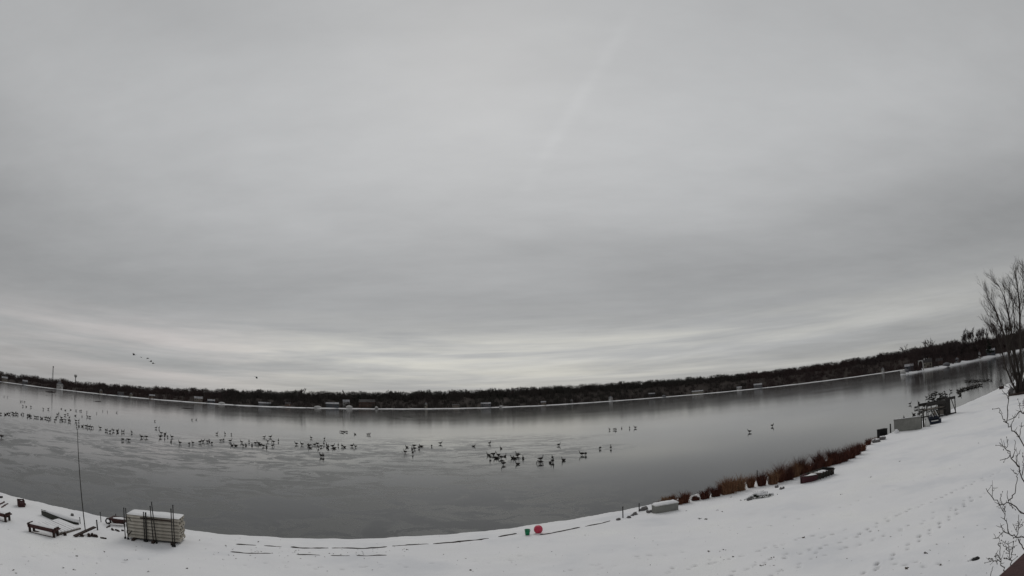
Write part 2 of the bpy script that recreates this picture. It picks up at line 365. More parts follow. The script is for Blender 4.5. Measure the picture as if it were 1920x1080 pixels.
# wet sand showing along the waterline, and strips of soil along the two low banks
bare = np.maximum(bare, (1-sstep(.13, .24, S + .16*(vnoise(X, Y, .7, 8)-.5) + .10*(vnoise(X, Y, .25, 9)-.5))))
na = len(azf); nr = len(rr); idx = np.arange(na*nr).reshape(na, nr)
Vv = np.stack([X, Y, Z], -1).reshape(-1, 3)
i0 = np.arange(na); i1 = (i0+1) % na
q = np.stack([idx[i0][:, :-1], idx[i1][:, :-1], idx[i1][:, 1:], idx[i0][:, 1:]], -1).reshape(-1, 4)[:, ::-1]
keep = (S.reshape(-1)[q].max(1) > -2.5) & (np.abs(X.reshape(-1)[q]).max(1) < 180)
o = np_mesh('snowy_ground', Vv, q[keep], 'snow_ground', True, bare.reshape(-1)); tag(o, 'snow covered lawn sloping down to the lake', kind='structure')

# lake: one sheet to beyond the far shores
nn = 96; ang = np.linspace(0, 2*np.pi, nn, endpoint=False); radii = [0, 12, 40, 120, 400, 1200, 3500]
lv = [(0, 0, 0)]; lf = []
for r_ in radii[1:]: lv += [(r_*math.cos(a), r_*math.sin(a), 0) for a in ang]
mb = MB(); mb.v = lv
mb.f = [(0, 1+k, 1+(k+1) % nn) for k in range(nn)] + [(1+j*nn+k, 1+(j+1)*nn+k, 1+(j+1)*nn+(k+1) % nn, 1+j*nn+(k+1) % nn) for j in range(len(radii)-2) for k in range(nn)]
mb.m = [0]*len(mb.f)
tag(mb.build('lake', 'lake'), 'half frozen grey lake with thin smooth ice', kind='structure')
for (x0, y0, wpx, hpx) in [(95, 735, 20, 2.2), (136, 748, 9, 1.5), (183, 753, 16, 1.6), (352, 766, 24, 1.8), (765, 782, 20, 1.2), (738, 784, 22, 1.0), (88, 742, 6, 1.2)]:
    a, b = on_ice(x0-wpx/2, y0 + (wpx/2)*-.06), on_ice(x0+wpx/2, y0+(wpx/2)*.06); c = (a+b)/2; up = (on_ice(x0, y0-hpx/2)-on_ice(x0, y0+hpx/2)); ax = (b-a)
    ring = []
    for k in range(20):
        t_ = 2*math.pi*k/20; q_ = 1+.3*noise.noise(Vector((math.cos(t_)*1.5, math.sin(t_)*1.5, x0)))
        p = c + ax*(.5*math.cos(t_)*q_) + up*(.5*math.sin(t_)*q_); ring.append((p.x, p.y, .004))
    mb = MB(); mb.add(ring, [tuple(range(20))]); tag(mb.build('open_water', 'open_water'), 'dark lead of open water in the ice', kind='structure')

# ------------------------------------------------------------------ far land
FAZ = np.array([-110, -75, -58, -50, -40, -30, -20, -7, 3, 12, 18, 30, 43, 60, 90.])
FD = np.array([900, 980, 1000, 880, 720, 620, 640, 630, 680, 830, 900, 880, 860, 850, 850.])
RIDGE = np.array([9, 9, 8.5, 8, 9, 11.5, 13.5, 16.5, 19.5, 24, 25, 22, 24.5, 26, 26.])      # height of the ridge behind the shore
OFFS = [-6.]
PAZ = np.array([43.2, 44, 46, 48.7, 52.4, 55, 65, 80, 100.]); PD = np.array([437, 440, 455, 478, 545, 600, 700, 780, 800.])
def far_d(a): return float(np.interp(a, FAZ, FD)) + 6*math.sin(a*2.1) + 3*math.sin(a*5.3)
def far_z(a, off):
    z = float(np.interp(off, [-6, 0, 2.5, 7], [-.8, .05, .35, .7]))
    if off <= 7: return z
    q = min((off-7)/123., 1); q = q*q*(3-2*q); return .7 + q*(float(np.interp(a, FAZ, RIDGE))+.9*math.sin(a*1.7)+.6*math.sin(a*4.3)-.7)
def pen_d(a): return float(np.interp(a, PAZ, PD)) + 1.5*math.sin(a*4)
def pen_w(a): return min(max((a-43.2)/2.6, .02), 1)
def pen_z(a, off): return float(np.interp(off, [-6, 0, 2, 5, 12, 40, 90, 200], [-.8, .05, .7, 1.2, 1.8, 3.2, 5, 6]))*min(1, .35+pen_w(a)*.65)
def pol(a, d): return d*math.sin(R(a)), d*math.cos(R(a))
def strip(name, azs, offs, fd, fz, wfun, bare_at, label):
    V = []; B = []
    for a in azs:
        for of in offs:
            k = wfun(a); d = fd(a)+of*k; x, y = pol(a, d); V.append((x, y, fz(a, of) + (.25*noise.noise(Vector((x*.05, y*.05, 0))) if of > 0 else 0)))
            B.append(float(np.interp(of, bare_at[0], bare_at[1])))
    n = len(offs); Fq = np.array([(i*n+j, (i+1)*n+j, (i+1)*n+j+1, i*n+j+1) for i in range(len(azs)-1) for j in range(n-1)])[:, ::-1]
    tag(np_mesh(name, np.array(V), Fq, 'far_land', True, np.array(B)), label, kind='structure')
strip('far_shore', np.arange(-108, 90, .5), OFFS+[0, 1, 2.5, 4.5, 7, 11, 16, 22, 30, 45, 60, 85, 110, 150, 200, 300, 420, 1100], far_d, far_z, lambda a: 1, ([0, 2, 8, 14], [0, 0, .5, 1]), 'snow edged wooded land across the lake')
strip('peninsula', np.arange(43.2, 100, .25), [-6, 0, 1, 2, 3.5, 5, 8, 12, 18, 26, 40, 60, 90, 130, 200], pen_d, pen_z, pen_w, ([0, 10, 24, 36], [0, 0, .5, 1]), 'snowy point of land reaching in from the right')

# ---- bare trees (prototype geometry kept as triangles in numpy)
def tri_prism(out, a, b, ra, rb):
    a = Vector(a); b = Vector(b); d = (b-a).normalized(); p = d.cross(Vector((.31, .77, .2))).normalized(); q = d.cross(p)
    A_ = [a+(p*math.cos(t)+q*math.sin(t))*ra for t in (0, 2.094, 4.189)]; B_ = [b+(p*math.cos(t)+q*math.sin(t))*rb for t in (0, 2.094, 4.189)]
    for k in range(3):
        j = (k+1) % 3; out += [(A_[k], A_[j], B_[j]), (A_[k], B_[j], B_[k])]
def bare_tree(seed, h=16., spread=.42, levels=3, twigs=5, tw=.13, trunk_r=.22, fork=.28, kids=(4, 3, 3)):
    rnd = random.Random(seed); trunk = []; crown = []
    def grow(p, d, l, r, lev):
        q = p + d*l; mid = p + d*(l*.5) + Vector((rnd.uniform(-1, 1), rnd.uniform(-1, 1), 0))*l*.04
        tgt = trunk if lev <= 1 else crown
        if lev < 2: tri_prism(tgt, p, mid, r, r*.8); tri_prism(tgt, mid, q, r*.8, r*.55)
        elif lev < levels: tri_prism(tgt, p, q, r, r*.55)
        else:
            n_ = d.cross(Vector((rnd.uniform(-1, 1), rnd.uniform(-1, 1), .2))).normalized()*r*1.6; tgt.append((p-n_, p+n_, q))
        if lev >= levels:
            for _ in range(twigs):
                s = p + d*(l*rnd.uniform(.3, 1)); e = s + (d + Vector((rnd.uniform(-1, 1), rnd.uniform(-1, 1), rnd.uniform(-.3, .9)))*.75).normalized()*l*rnd.uniform(.5, 1.0)
                n_ = (e-s).cross(Vector((rnd.uniform(-1, 1), rnd.uniform(-1, 1), .3))).normalized()*tw*rnd.uniform(.5, 1.3)
                crown.append((s-n_, s+n_, e))
            return
        for k in range(kids[min(lev, len(kids)-1)]):
            f = rnd.uniform(.45, 1) if k else 1
            s = p.lerp(q, f); ph = rnd.uniform(0, 6.283); v = Vector((math.cos(ph), math.sin(ph), 0))
            nd = (d*(1-spread*.35) + v*spread*rnd.uniform(.5, 1.5) + Vector((0, 0, .25))).normalized()
            grow(s, nd, l*rnd.uniform(.55, .8), r*.5, lev+1)
    grow(Vector((0, 0, -.6)), Vector((rnd.uniform(-.05, .05), rnd.uniform(-.05, .05), 1)).normalized(), h*fork+.6, trunk_r, 0)
    def arr(t): return np.array([[tuple(v) for v in f] for f in t])
    T, C = arr(trunk), arr(crown); s = h/max(C[..., 2].max(), 1); return T*s, C*s
def conifer(seed, h=15.):
    rnd = random.Random(seed); t = []; c = []
    tri_prism(t, (0, 0, -.5), (0, 0, h), .2, .03)
    for k in range(26):
        z = h*(.08+.9*k/26); L_ = (h-z)*.26+.35
        for j in range(7):
            ph = rnd.uniform(0, 6.283); d = Vector((math.cos(ph), math.sin(ph), -.25)); s = Vector((0, 0, z)); e = s+d*L_*rnd.uniform(.6, 1.15); n_ = Vector((-d.y, d.x, rnd.uniform(-.4, .4)))*L_*.28
            m1 = s.lerp(e, .55); c += [(s, m1+n_, e), (s, e, m1-n_)]
    return np.array([[tuple(v) for v in f] for f in t]), np.array([[tuple(v) for v in f] for f in c])
def brush(seed, h=4., n=48):
    rnd = random.Random(seed); c = []
    for _ in range(n):
        s = Vector((rnd.gauss(0, 1.3), rnd.gauss(0, 1.3), -.3)); e = s + Vector((rnd.gauss(0, .8), rnd.gauss(0, .8), h*rnd.uniform(.35, 1.1))); n_ = Vector((rnd.uniform(-1, 1), rnd.uniform(-1, 1), 0)).normalized()*rnd.uniform(.10, .26)
        c.append((s-n_, s+n_, e))
        c.append((s.lerp(e, .4)-n_*1.2, e+n_*1.2, s.lerp(e, .9)))
    return np.array([[tuple(v) for v in f] for f in c])
LO = [bare_tree(s, 16, .45, 3, 12, .065, .11, .27, (4, 3, 2)) for s in range(9)]
CON = [conifer(s) for s in range(3)]
BR = [brush(s) for s in range(4)]
def scatter(items, name, material, label, cat):
    """items: (triangles, x, y, z, scale, rot)"""
    P = []
    for T, x, y, z, s, r in items:
        c, s_ = math.cos(r)*s, math.sin(r)*s; Q = np.empty_like(T)
        Q[..., 0] = T[..., 0]*c - T[..., 1]*s_ + x; Q[..., 1] = T[..., 0]*s_ + T[..., 1]*c + y; Q[..., 2] = T[..., 2]*s + z; P.append(Q.reshape(-1, 3))
    V = np.concatenate(P); o = np_mesh(name, V, np.arange(len(V)).reshape(-1, 3), material)
    tag(o, label, cat, kind='stuff'); return o
HT = (np.array([-75, -55, -40, -25, 0, 15, 30, 43, 60]), np.array([11, 11, 11.5, 11.5, 11.5, 11.5, 11, 11.5, 12]))
def woods(a0, a1, name, material, label, n_tree, n_brush, fd=far_d, fz=far_z, o0=18, o1=140, wf=lambda a: 1, hk=1.0):
    it = []
    for k in range(n_tree):
        a = random.uniform(a0, a1); of = o0 + (o1-o0)*random.random()**.62; x, y = pol(a, fd(a)+of*wf(a)); h = float(np.interp(a, *HT))*hk*random.uniform(.86, 1.03)*(1+.08*noise.noise(Vector((a*.9, 0, 3))))
        if random.random() < .05: T, C = random.choice(CON); s = h/15*random.uniform(.8, 1.15)
        else: T, C = random.choice(LO); s = h/16
        z = fz(a, of); r = random.uniform(0, 6.28); it += [(T, x, y, z, s, r), (C, x, y, z, s, r)]
    for k in range(n_brush):
        a = random.uniform(a0, a1); back = k % 5 > 1; of = o1*random.uniform(.66, 1.05) if back else 13 + (o1-o0)*random.random()**1.4; x, y = pol(a, fd(a)+of*wf(a)); it.append((random.choice(BR), x, y, fz(a, of), random.uniform(1.5, 2.3) if back else random.uniform(.7, 2.0), random.uniform(0, 6.28)))
    scatter(it, name, material, label, 'woods')
woods(-70, -33, 'far_woods', 'woods', 'dark bare woods on the far left shore below the radio mast', 900, 900)
woods(-33, 0, 'far_woods', 'woods2', 'dark bare woods behind the row of houses across the lake', 900, 900)
woods(0, 26, 'far_woods', 'woods2', 'long even band of bare woods across the middle right of the lake', 800, 900)
woods(26, 50, 'far_woods', 'woods', 'bare woods ending behind the snowy point on the right', 800, 900)
woods(44.6, 75, 'point_woods', 'woods', 'tall dark woods crowding the snowy point on the right', 560, 800, pen_d, pen_z, 20, 105, pen_w, 1.62)

# ---- single trees that stand out
def mesh_from_tris(name, T, material, parent):
    V = T.reshape(-1, 3); o = np_mesh(name, V, np.arange(len(V)).reshape(-1, 3), material); o.parent = parent; return o
def lone_tree(px, top, D, label, seed, kind='bare', base_z=None, group=None, **kw):
    d = ray(px, top); hd = math.hypot(d.x, d.y); x, y = d.x/hd*D, d.y/hd*D; a_ = math.degrees(math.atan2(x, y)); base_z = far_z(a_, D-far_d(a_)) if base_z is None else base_z; h = CAM_H + d.z/hd*D - base_z
    T, C = conifer(seed, h) if kind == 'conifer' else bare_tree(seed, h, **kw)
    e = empty('conifer_tree' if kind == 'conifer' else 'bare_tree', (x, y, base_z), 0)
    mesh_from_tris('trunk', T, 'bark', e); mesh_from_tris('crown', C, 'conifer' if kind == 'conifer' else 'woods', e)
    tag(e, label, 'tree', group)
lone_tree(566, 726, 690, 'rounded bare tree rising highest above the woods behind the far houses', 21, twigs=6, tw=.22, spread=.55)
lone_tree(640, 730, 700, 'thin bare tree poking above the woods left of the two pointed conifers', 22, tw=.2)
lone_tree(662, 732, 700, 'left one of two pointed conifers above the white far house', 23, 'conifer')
lone_tree(673, 730, 700, 'right one of two pointed conifers beside the white far house', 24, 'conifer')
lone_tree(425, 727, 690, 'bare tree standing above the woods right of the pink cloud streak', 25, tw=.22, spread=.5)
lone_tree(128, 710, 990, 'dark conifer below the water tower', 26, 'conifer')
lone_tree(788, 730, 700, 'bare tree above the woods left of the long even treeline', 27, tw=.22)
lone_tree(960, 725, 720, 'slim bare tree topping the woods at the middle of the far shore', 28, tw=.2)
for i, (px, tp, D, lab) in enumerate([(1742, 631, 600, 'thin bare tree alone above the treeline left of the point trees'), (1778, 636, 520, 'short bare tree above the reddish brush on the point'),
        (1800, 617, 560, 'leftmost of the tall bare trees on the snowy point'), (1812, 612, 570, 'second tall bare tree from the left on the snowy point'), (1822, 611, 575, 'third tall bare tree from the left on the snowy point'),
        (1833, 613, 580, 'fourth tall bare tree from the left on the snowy point'), (1843, 610, 585, 'fifth tall bare tree from the left on the snowy point'), (1861, 596, 560, 'tallest bare tree behind the big near tree on the point'), (1870, 605, 560, 'bare tree just left of the big near tree on the point'), (1885, 600, 580, 'bare tree half hidden behind the big near tree stems')]):
    lone_tree(px, tp, D, lab, 40+i, base_z=5, twigs=7, tw=.16, spread=.34, kids=(5, 4, 3), trunk_r=.3)
lone_tree(1851, 622, 540, 'black conifer among the bare trees on the snowy point', 60, 'conifer', 4)
lone_tree(1694, 645, 820, 'bare tree above the woods just left of the point', 61, base_z=14, tw=.2)

# ------------------------------------------------------------------ houses and other things across the lake
def wallmat(name, c, v=.15): M[name] = mat(name, c, .8, v, .6); return name
for n_, c_ in dict(w_white=(.50, .49, .48), w_grey=(.15, .15, .16), w_cream=(.27, .25, .21), w_brown=(.13, .085, .07), w_tan=(.19, .165, .14), w_slate=(.09, .095, .11)).items(): wallmat(n_, c_)
M['roof_snow'] = mat('roof_snow', (.40, .40, .42), .9, .75, .35); M['roof_dark'] = mat('roof_dark', (.06, .055, .055), .9, .4, .5)
M['glass_dark'] = mat('window_glass', (.02, .022, .025), .1)
def house(px, base, wpx, hpx, wall, roof, label, D=None, off=9, gable='side', fd=far_d, fz=far_z, kind='house'):
    d = ray(px, base); a = math.degrees(math.atan2(d.x, d.y)); dd = D or fd(a)+off; x, y = pol(a, dd)
    z = CAM_H + d.z/math.hypot(d.x, d.y)*dd; zl = fz(a, dd-fd(a)); m = dd/F; W = wpx*m; Ht = hpx*m
    z = min(max(z, zl-.4), zl+1.5) if D is None else z
    e = empty(kind, (x, y, z), facing(Vector((x, y, 0)))); Dp = W*.8; wh = Ht*.62; b = MB()
    low = z - zl + 1.2
    b.box((0, Dp/2, (wh-low)/2), (W, Dp, wh+low)).build('wall', wall, e)
    rb = MB(); ov = .35; rh = Ht-wh
    if gable == 'front': pr = [(-W/2-ov, wh-.1), (W/2+ov, wh-.1), (0, wh+rh)]; ring = lambda yy: [(q[0], yy, q[1]) for q in pr]; rb.loft([ring(-ov), ring(Dp+ov)])
    else: pr = [(-ov, wh-.1), (Dp+ov, wh-.1), (Dp/2, wh+rh)]; ring = lambda xx: [(xx, q[0], q[1]) for q in pr]; rb.loft([ring(-W/2-ov), ring(W/2+ov)])
    ro = rb.build('roof', roof, e)
    MB().box((W*.25, Dp*.55, wh+rh*.9), (.7, .7, rh*.9+.6)).build('chimney', 'w_brown', ro)
    nw = max(2, int(W/2.6))
    for k in range(nw):
        wx = -W/2 + W*(k+.5)/nw
        if k == nw//2: MB().box((wx, -.03, 1.05), (1.0, .12, 2.1)).build('door', 'w_brown' if wall != 'w_brown' else 'w_cream', e)
        else:
            wi = MB().box((wx, -.03, wh*.58), (1.2, .14, min(1.3, wh*.45))).build('window', 'glass_dark', e)
            MB().box((wx, -.06, wh*.58-min(1.3, wh*.45)/2-.06), (1.35, .2, .1)).build('sill', 'w_white', wi)
    tag(e, label, kind.replace('_', ' '), 'buildings along the far shore'); return e
house(9, 706, 11, 7, 'w_tan', 'roof_snow', 'small tan house at the far left edge of the opposite shore')
house(47, 717, 9, 6, 'w_grey', 'roof_snow', 'grey cottage with snowy roof left of the radio mast')
house(112, 727, 12, 11, 'w_white', 'roof_snow', 'tall white house below and right of the radio mast', gable='front')
house(189, 736, 6, 6, 'w_tan', 'roof_snow', 'small pale cottage far below the flying geese', gable='front')
house(226, 741, 11, 6, 'w_grey', 'roof_dark', 'low grey house with dark roof on the left far shore')
house(246, 743, 6, 6, 'w_cream', 'roof_snow', 'narrow cream house beside the low grey one on the left far shore', gable='front')
house(285, 746, 10, 6, 'w_brown', 'roof_snow', 'brown cottage right of the narrow cream house on the far shore')
house(372, 753, 15, 9, 'w_tan', 'roof_snow', 'broad tan house on the far shore under the pink cloud streak')
house(396, 756, 13, 7, 'w_slate', 'roof_snow', 'slate grey house right of the broad tan house on the far shore')
house(496, 760, 22, 6, 'w_grey', 'roof_snow', 'long low grey house below the lone flying goose')
house(540, 760, 10, 6, 'w_brown', 'roof_dark', 'dark brown cottage left of the rounded tree on the far shore')
house(623, 760, 24, 8, 'w_slate', 'roof_snow', 'wide slate house left of the tall white far house')
house(649, 755, 12, 11, 'w_white', 'roof_snow', 'tall bright white house below the two conifers', off=34)
house(688, 759, 30, 13, 'w_brown', 'roof_dark', 'big reddish brown house right of the tall white house', off=26)
house(799, 764, 5, 10, 'w_cream', 'roof_snow', 'narrow pale building alone on the far shore right of the brown house', gable='front', off=8)
house(855, 762, 14, 5, 'w_tan', 'roof_dark', 'low tan cottage with dark roof near the middle of the far shore')
house(911, 761, 18, 7, 'w_grey', 'roof_snow', 'wide grey house with snowy roof near the middle of the far shore')
house(1019, 758, 9, 6, 'w_tan', 'roof_snow', 'small tan cottage at the middle right of the far shore')
house(1072, 755, 5, 7, 'w_white', 'roof_snow', 'narrow white cottage right of the small tan one on the far shore', gable='front')
house(1145, 748, 7, 8, 'w_white', 'roof_snow', 'white gabled cottage standing at the water on the long wooded shore', gable='front', off=6)
house(1222, 739, 12, 5, 'w_slate', 'roof_snow', 'low slate cottage in the woods above the long wooded shore', off=30)
house(1308, 735, 21, 5, 'w_cream', 'roof_snow', 'long cream house along the right half of the far shore')
house(1386, 728, 9, 5, 'w_white', 'roof_snow', 'small white cottage right of the long cream house')
house(1421, 723, 15, 7, 'w_grey', 'roof_snow', 'grey house at the right end of the far cottages')
house(1655, 691, 5, 8, 'w_white', 'roof_snow', 'narrow white cottage just left of the snowy point', gable='front', off=6)
pen = dict(fd=pen_d, fz=pen_z)
house(1705, 692, 16, 11, 'w_slate', 'roof_snow', 'dark open boathouse at the tip of the snowy point', off=10, **pen)
house(1740, 690, 16, 16, 'w_cream', 'roof_dark', 'cream house behind the white arch on the snowy point', off=12, **pen)
house(1762, 686, 12, 13, 'w_brown', 'roof_dark', 'dark brown house right of the cream house on the snowy point', off=16, **pen)
house(1858, 664, 16, 9, 'w_slate', 'roof_snow', 'slate house with snowy roof beside the black conifer on the point', off=14, **pen)
house(1795, 679, 7, 8, 'w_grey', 'roof_snow', 'small grey shed on the point left of the tall bare trees', off=9, gable='front', kind='shed', **pen)
house(1837, 670, 4, 10, 'w_white', 'roof_snow', 'narrow white hut at the water below the tall bare trees', off=3, gable='front', kind='hut', **pen)
# white arch on the point, four furled white umbrellas behind it
def far_spot(px, py, fd, fz, off):
    d = ray(px, py); a = math.degrees(math.atan2(d.x, d.y)); D = fd(a)+off; x, y = pol(a, D); return Vector((x, y, fz(a, off))), D/F
p, m = far_spot(1727, 691, pen_d, pen_z, 6)
e = empty('garden_arch', p, facing(p)); w_, h_ = 10*m, 16*m
for s in (-1, 1): MB().box((s*w_*.42, 0, h_*.35-.4), (1.0, .9, h_*.7+.8)).build('post', 'w_white', e)
b = MB(); b.tube([(math.cos(t)*w_*.42, 0, h_*.7+math.sin(t)*h_*.28) for t in np.linspace(math.pi, 0, 9)], .5, 6); b.build('arch', 'w_white', e)
MB().box((0, .1, h_*.98), (w_*.95, .6, .6)).build('lintel', 'w_white', e)
tag(e, 'white arch standing at the water on the snowy point', 'arch')
for i, px in enumerate((1733, 1737, 1741, 1746)):
    p, m = far_spot(px, 677, pen_d, pen_z, 16); e = empty('furled_umbrella', p, 0); zt = CAM_H + ray(px, 671).z*p.length; zb = CAM_H+ray(px, 676.5).z*p.length
    MB().tube([(0, 0, -.3), (0, 0, zb-p.z)], .08).build('pole', 'steel', e); MB().tube([(0, 0, zb-p.z), (.1, 0, (zb+zt)/2-p.z), (.35, 0, zt-p.z)], [.62, .55, .1], 7).build('canopy', 'w_white', e)
    tag(e, ['first', 'second', 'third', 'fourth'][i]+' from the left of four furled white umbrellas on the point', 'umbrella', 'furled umbrellas on the point')
# covered boats drawn up on the far shores
def covered_boat(px, py, wpx, hpx, matn, label, fd=far_d, fz=far_z, off=2.5):
    p, m = far_spot(px, py, fd, fz, off); e = empty('covered_boat', p, facing(p)+random.uniform(-.25, .25)); W, H_ = wpx*m, hpx*m
    rings = []
    for k in range(9):
        t = k/8; x = (t-.5)*W; wdt = W*.16*(math.sin(math.pi*min(1, .25+t*.75))**.6+.15); hh = H_*(.55+.45*math.sin(math.pi*(.1+.85*t)))
        rings.append([(x, -wdt, -.4), (x, wdt, -.4), (x, wdt*1.05, hh*.5), (x, 0, hh), (x, -wdt*1.05, hh*.5)])
    MB().loft(rings).build('cover', matn, e, True); MB().box((0, 0, -.1), (W*.8, W*.2, .5)).build('cradle', 'dark_wood', e)
    tag(e, label, 'boat', 'boats wrapped for winter across the lake')
covered_boat(416, 761, 12, 4, 'w_white', 'white wrapped boat on the far shore below the slate grey house')
covered_boat(596, 764, 13, 4, 'w_white', 'domed white wrapped boat on the far shore left of the wide slate house')
covered_boat(655, 764, 12, 6, 'w_white', 'tallest white wrapped boat in front of the tall white far house')
covered_boat(706, 766, 6, 5, 'w_white', 'small white wrapped boat in front of the big brown house')
covered_boat(940, 763, 8, 3, 'w_white', 'low white boat right of the wide grey far house')
covered_boat(1245, 743, 7, 4, 'w_grey', 'grey wrapped boat on the long wooded shore')
covered_boat(1693, 699, 10, 8, 'w_white', 'white wrapped boat at the very tip of the point', pen_d, pen_z, 2)
covered_boat(1699, 693, 9, 8, 'w_grey', 'grey wrapped boat just behind the white one at the tip', pen_d, pen_z, 6)
covered_boat(1775, 686, 13, 6, 'w_grey', 'grey wrapped boat at the water in the middle of the point', pen_d, pen_z, 3)
# radio mast and water tower
d = ray(100, 687); hd = math.hypot(d.x, d.y); D = 1500; e = empty('radio_mast', (d.x/hd*D, d.y/hd*D, 12)); ht = CAM_H+d.z/hd*D-12; b = MB()
for k in range(3): t = k*2.094; MB().tube([(2.2*math.cos(t), 2.2*math.sin(t), -1), (.9*math.cos(t), .9*math.sin(t), ht)], .45, 5).build('leg', 'steel', e)
for k in range(14):
    z0, z1 = ht*k/14, ht*(k+1)/14; r0, r1 = 2.2-1.3*k/14, 2.2-1.3*(k+1)/14
    for j in range(3): b.tube([(r0*math.cos(j*2.094), r0*math.sin(j*2.094), z0), (r1*math.cos((j+1)*2.094), r1*math.sin((j+1)*2.094), z1)], .2, 4)
b.build('lattice', 'steel', e); MB().tube([(0, 0, ht*.93), (0, 0, ht+.5)], [1.9, 1.9], 8).build('antenna_drum', 'steel', e); tag(e, 'thin lattice radio mast rising above the woods on the far left', 'mast')
d = ray(142, 702); hd = math.hypot(d.x, d.y); D = 1500; e = empty('water_tower', (d.x/hd*D, d.y/hd*D, 12)); ht = CAM_H+d.z/hd*D-12
MB().tube([(0, 0, -1), (0, 0, ht*.62), (0, 0, ht*.74)], [2.0, 1.2, 2.6], 10).build('stem', 'w_white', e, True)
MB().loft([[(r*math.cos(t), r*math.sin(t), z) for t in np.linspace(0, 6.283, 12, endpoint=False)] for r, z in ((2.4, ht*.72), (4.2, ht*.8), (4.7, ht*.88), (3.9, ht*.96), (1.2, ht))]).build('tank', 'w_white', e, True); tag(e, 'pale bulb topped water tower faint above the far left woods', 'water tower')

# ------------------------------------------------------------------ left foreground: stacked dock sections
pL = at(241, 1013); pR = at(330, 1023)
ang = math.atan2(pR.y-pL.y, pR.x-pL.x); LEN = 3.0; WID = 1.05; TH = .165
org = (pL+pR)/2; ux = Vector((math.cos(ang), math.sin(ang), 0)); uy = Vector((-math.sin(ang), math.cos(ang), 0)); z0 = min(pL.z, pR.z)+.10
LEN = (pR-pL).length+.30
NS = 7
def dock_section(i):
    jit = [(.02, 0), (-.03, .02), (.03, -.01), (-.01, .02), (.06, .0), (-.02, .03), (.03, .02)][i]
    c = org + uy*(WID/2+.26+jit[1]) + ux*jit[0]
    e = empty('dock_section', (c.x, c.y, z0 + i*TH), ang); hz = TH-.012
    for s in (-1, 1): MB().box((0, s*(WID/2-.02), hz/2-.01), (LEN, .04, hz-.05)).build('side_rail', 'dock', e)
    nb = 10
    for k in range(nb):
        bx = -LEN/2 + LEN*(k+.5)/nb; MB().box((bx, 0, hz-.009), (LEN/nb-.012, WID-.002, .022)).build('deck_board', 'dock', e)
    for s in (-1, 1):                                  # open end: frame with two square holes
        b = MB(); x = s*(LEN/2-.02); h2 = hz-.025; zc = h2/2-.0
        for q in (-WID/2+.055, -.0, WID/2-.055): b.box((x, q, zc), (.034, .10 if q == 0 else .03, h2))
        b.box((x, 0, .012), (.034, WID-.08, .022)); b.box((x, 0, h2-.012), (.034, WID-.08, .022))
        b.box((x, -.40, zc), (.034, .14, h2)); b.box((x, .40, zc), (.034, .14, h2))
        b.build('end_frame', 'dock', e)
    b = MB(); b.box((0, 0, hz*.45), (LEN-.3, WID-.12, hz*.5)); b.build('shade_fill', 'black', e)  # black filler block standing in for the shade behind the end holes
    names = ['lowest', 'second lowest', 'third from the bottom', 'middle', 'third from the top', 'second from the top', 'topmost']
    tag(e, f'weathered pale dock section, {names[i]} in the stack of seven'+(' and snow covered' if i == NS-1 else ''), 'dock section', 'dock sections stacked on the snow')
    if i == NS-1:
        b = MB(); nx, ny = 24, 8; vs = []
        for a in range(nx+1):
            for c_ in range(ny+1):
                x = (a/nx-.5)*(LEN+.02); y = (c_/ny-.5)*(WID+.02); ed = min(1, min(a, nx-a)*.8, min(c_, ny-c_)*1.0)
                vs.append((x, y, hz+.004+ed*(.075+.03*noise.noise(Vector((x*1.3, y*2, 0))))))
        b.add(vs, [(a*(ny+1)+c_, (a+1)*(ny+1)+c_, (a+1)*(ny+1)+c_+1, a*(ny+1)+c_+1) for a in range(nx) for c_ in range(ny)]); b.build('snow_cap', 'snow', e, True)
    return e
for i in range(NS): dock_section(i)
for k, xx in enumerate((-LEN*.36, .05, LEN*.38)):
    c = org + ux*xx + uy*(WID/2+.1); b = MB(); b.box((0, 0, .04), (.14, 1.35, .20)); tag(b.build('wood_sleeper', 'dark_wood', loc=(c.x, c.y, z0-.145), rz=ang), ['dark timber sleeper under the left end of the dock stack', 'dark timber sleeper under the middle of the dock stack', 'dark timber sleeper under the right end of the dock stack'][k], 'timber')
def post(px0, py0, px1, py1, rad, label, name='dock_post', matn='post', front=0.0, group='posts leaning on the dock stack', foot_=True):
    b0 = at(px0, py0); D = Vector((b0.x, b0.y, 0)).length; d = ray(px1, py1); hd = math.hypot(d.x, d.y); q = (D+.02)/hd
    top = Vector((d.x*q, d.y*q, CAM_H+d.z*q)); e = empty(name, b0)
    MB().tube([Vector((0, 0, -.15)), (top-b0)*.5, top-b0], rad, 8).build('pipe', matn, e, True)
    if foot_: MB().tube([(0, 0, -.03), (0, 0, .09)], rad*2.1, 8).build('foot', 'black', e)
    MB().tube([(top-b0)*.985, (top-b0)*1.004], rad*1.25, 8).build('cap', 'black', e)
    tag(e, label, 'post', group); return e
pp = [(235, 1010, 232, 952, 'first dark steel post from the left standing against the dock stack'), (240.5, 1011.5, 235.5, 953, 'second dark steel post from the left against the dock stack'),
      (271.5, 1015.5, 269, 960, 'third steel post from the left against the dock stack, a short one'), (275, 1016, 273, 961, 'fourth and thickest post against the middle of the dock stack'),
      (288, 1018, 281.5, 949, 'fifth post from the left against the dock stack'), (294, 1019, 284, 941, 'tallest slanting post against the middle of the dock stack'),
      (324, 1025, 320.5, 954, 'shorter of the two posts at the right end of the dock stack'), (328, 1025.5, 324, 947, 'taller of the two posts at the right end of the dock stack')]
for i, (a, b_, c, d_, lab) in enumerate(pp): post(a, b_, c, d_, .038 if i == 3 else .026, lab)
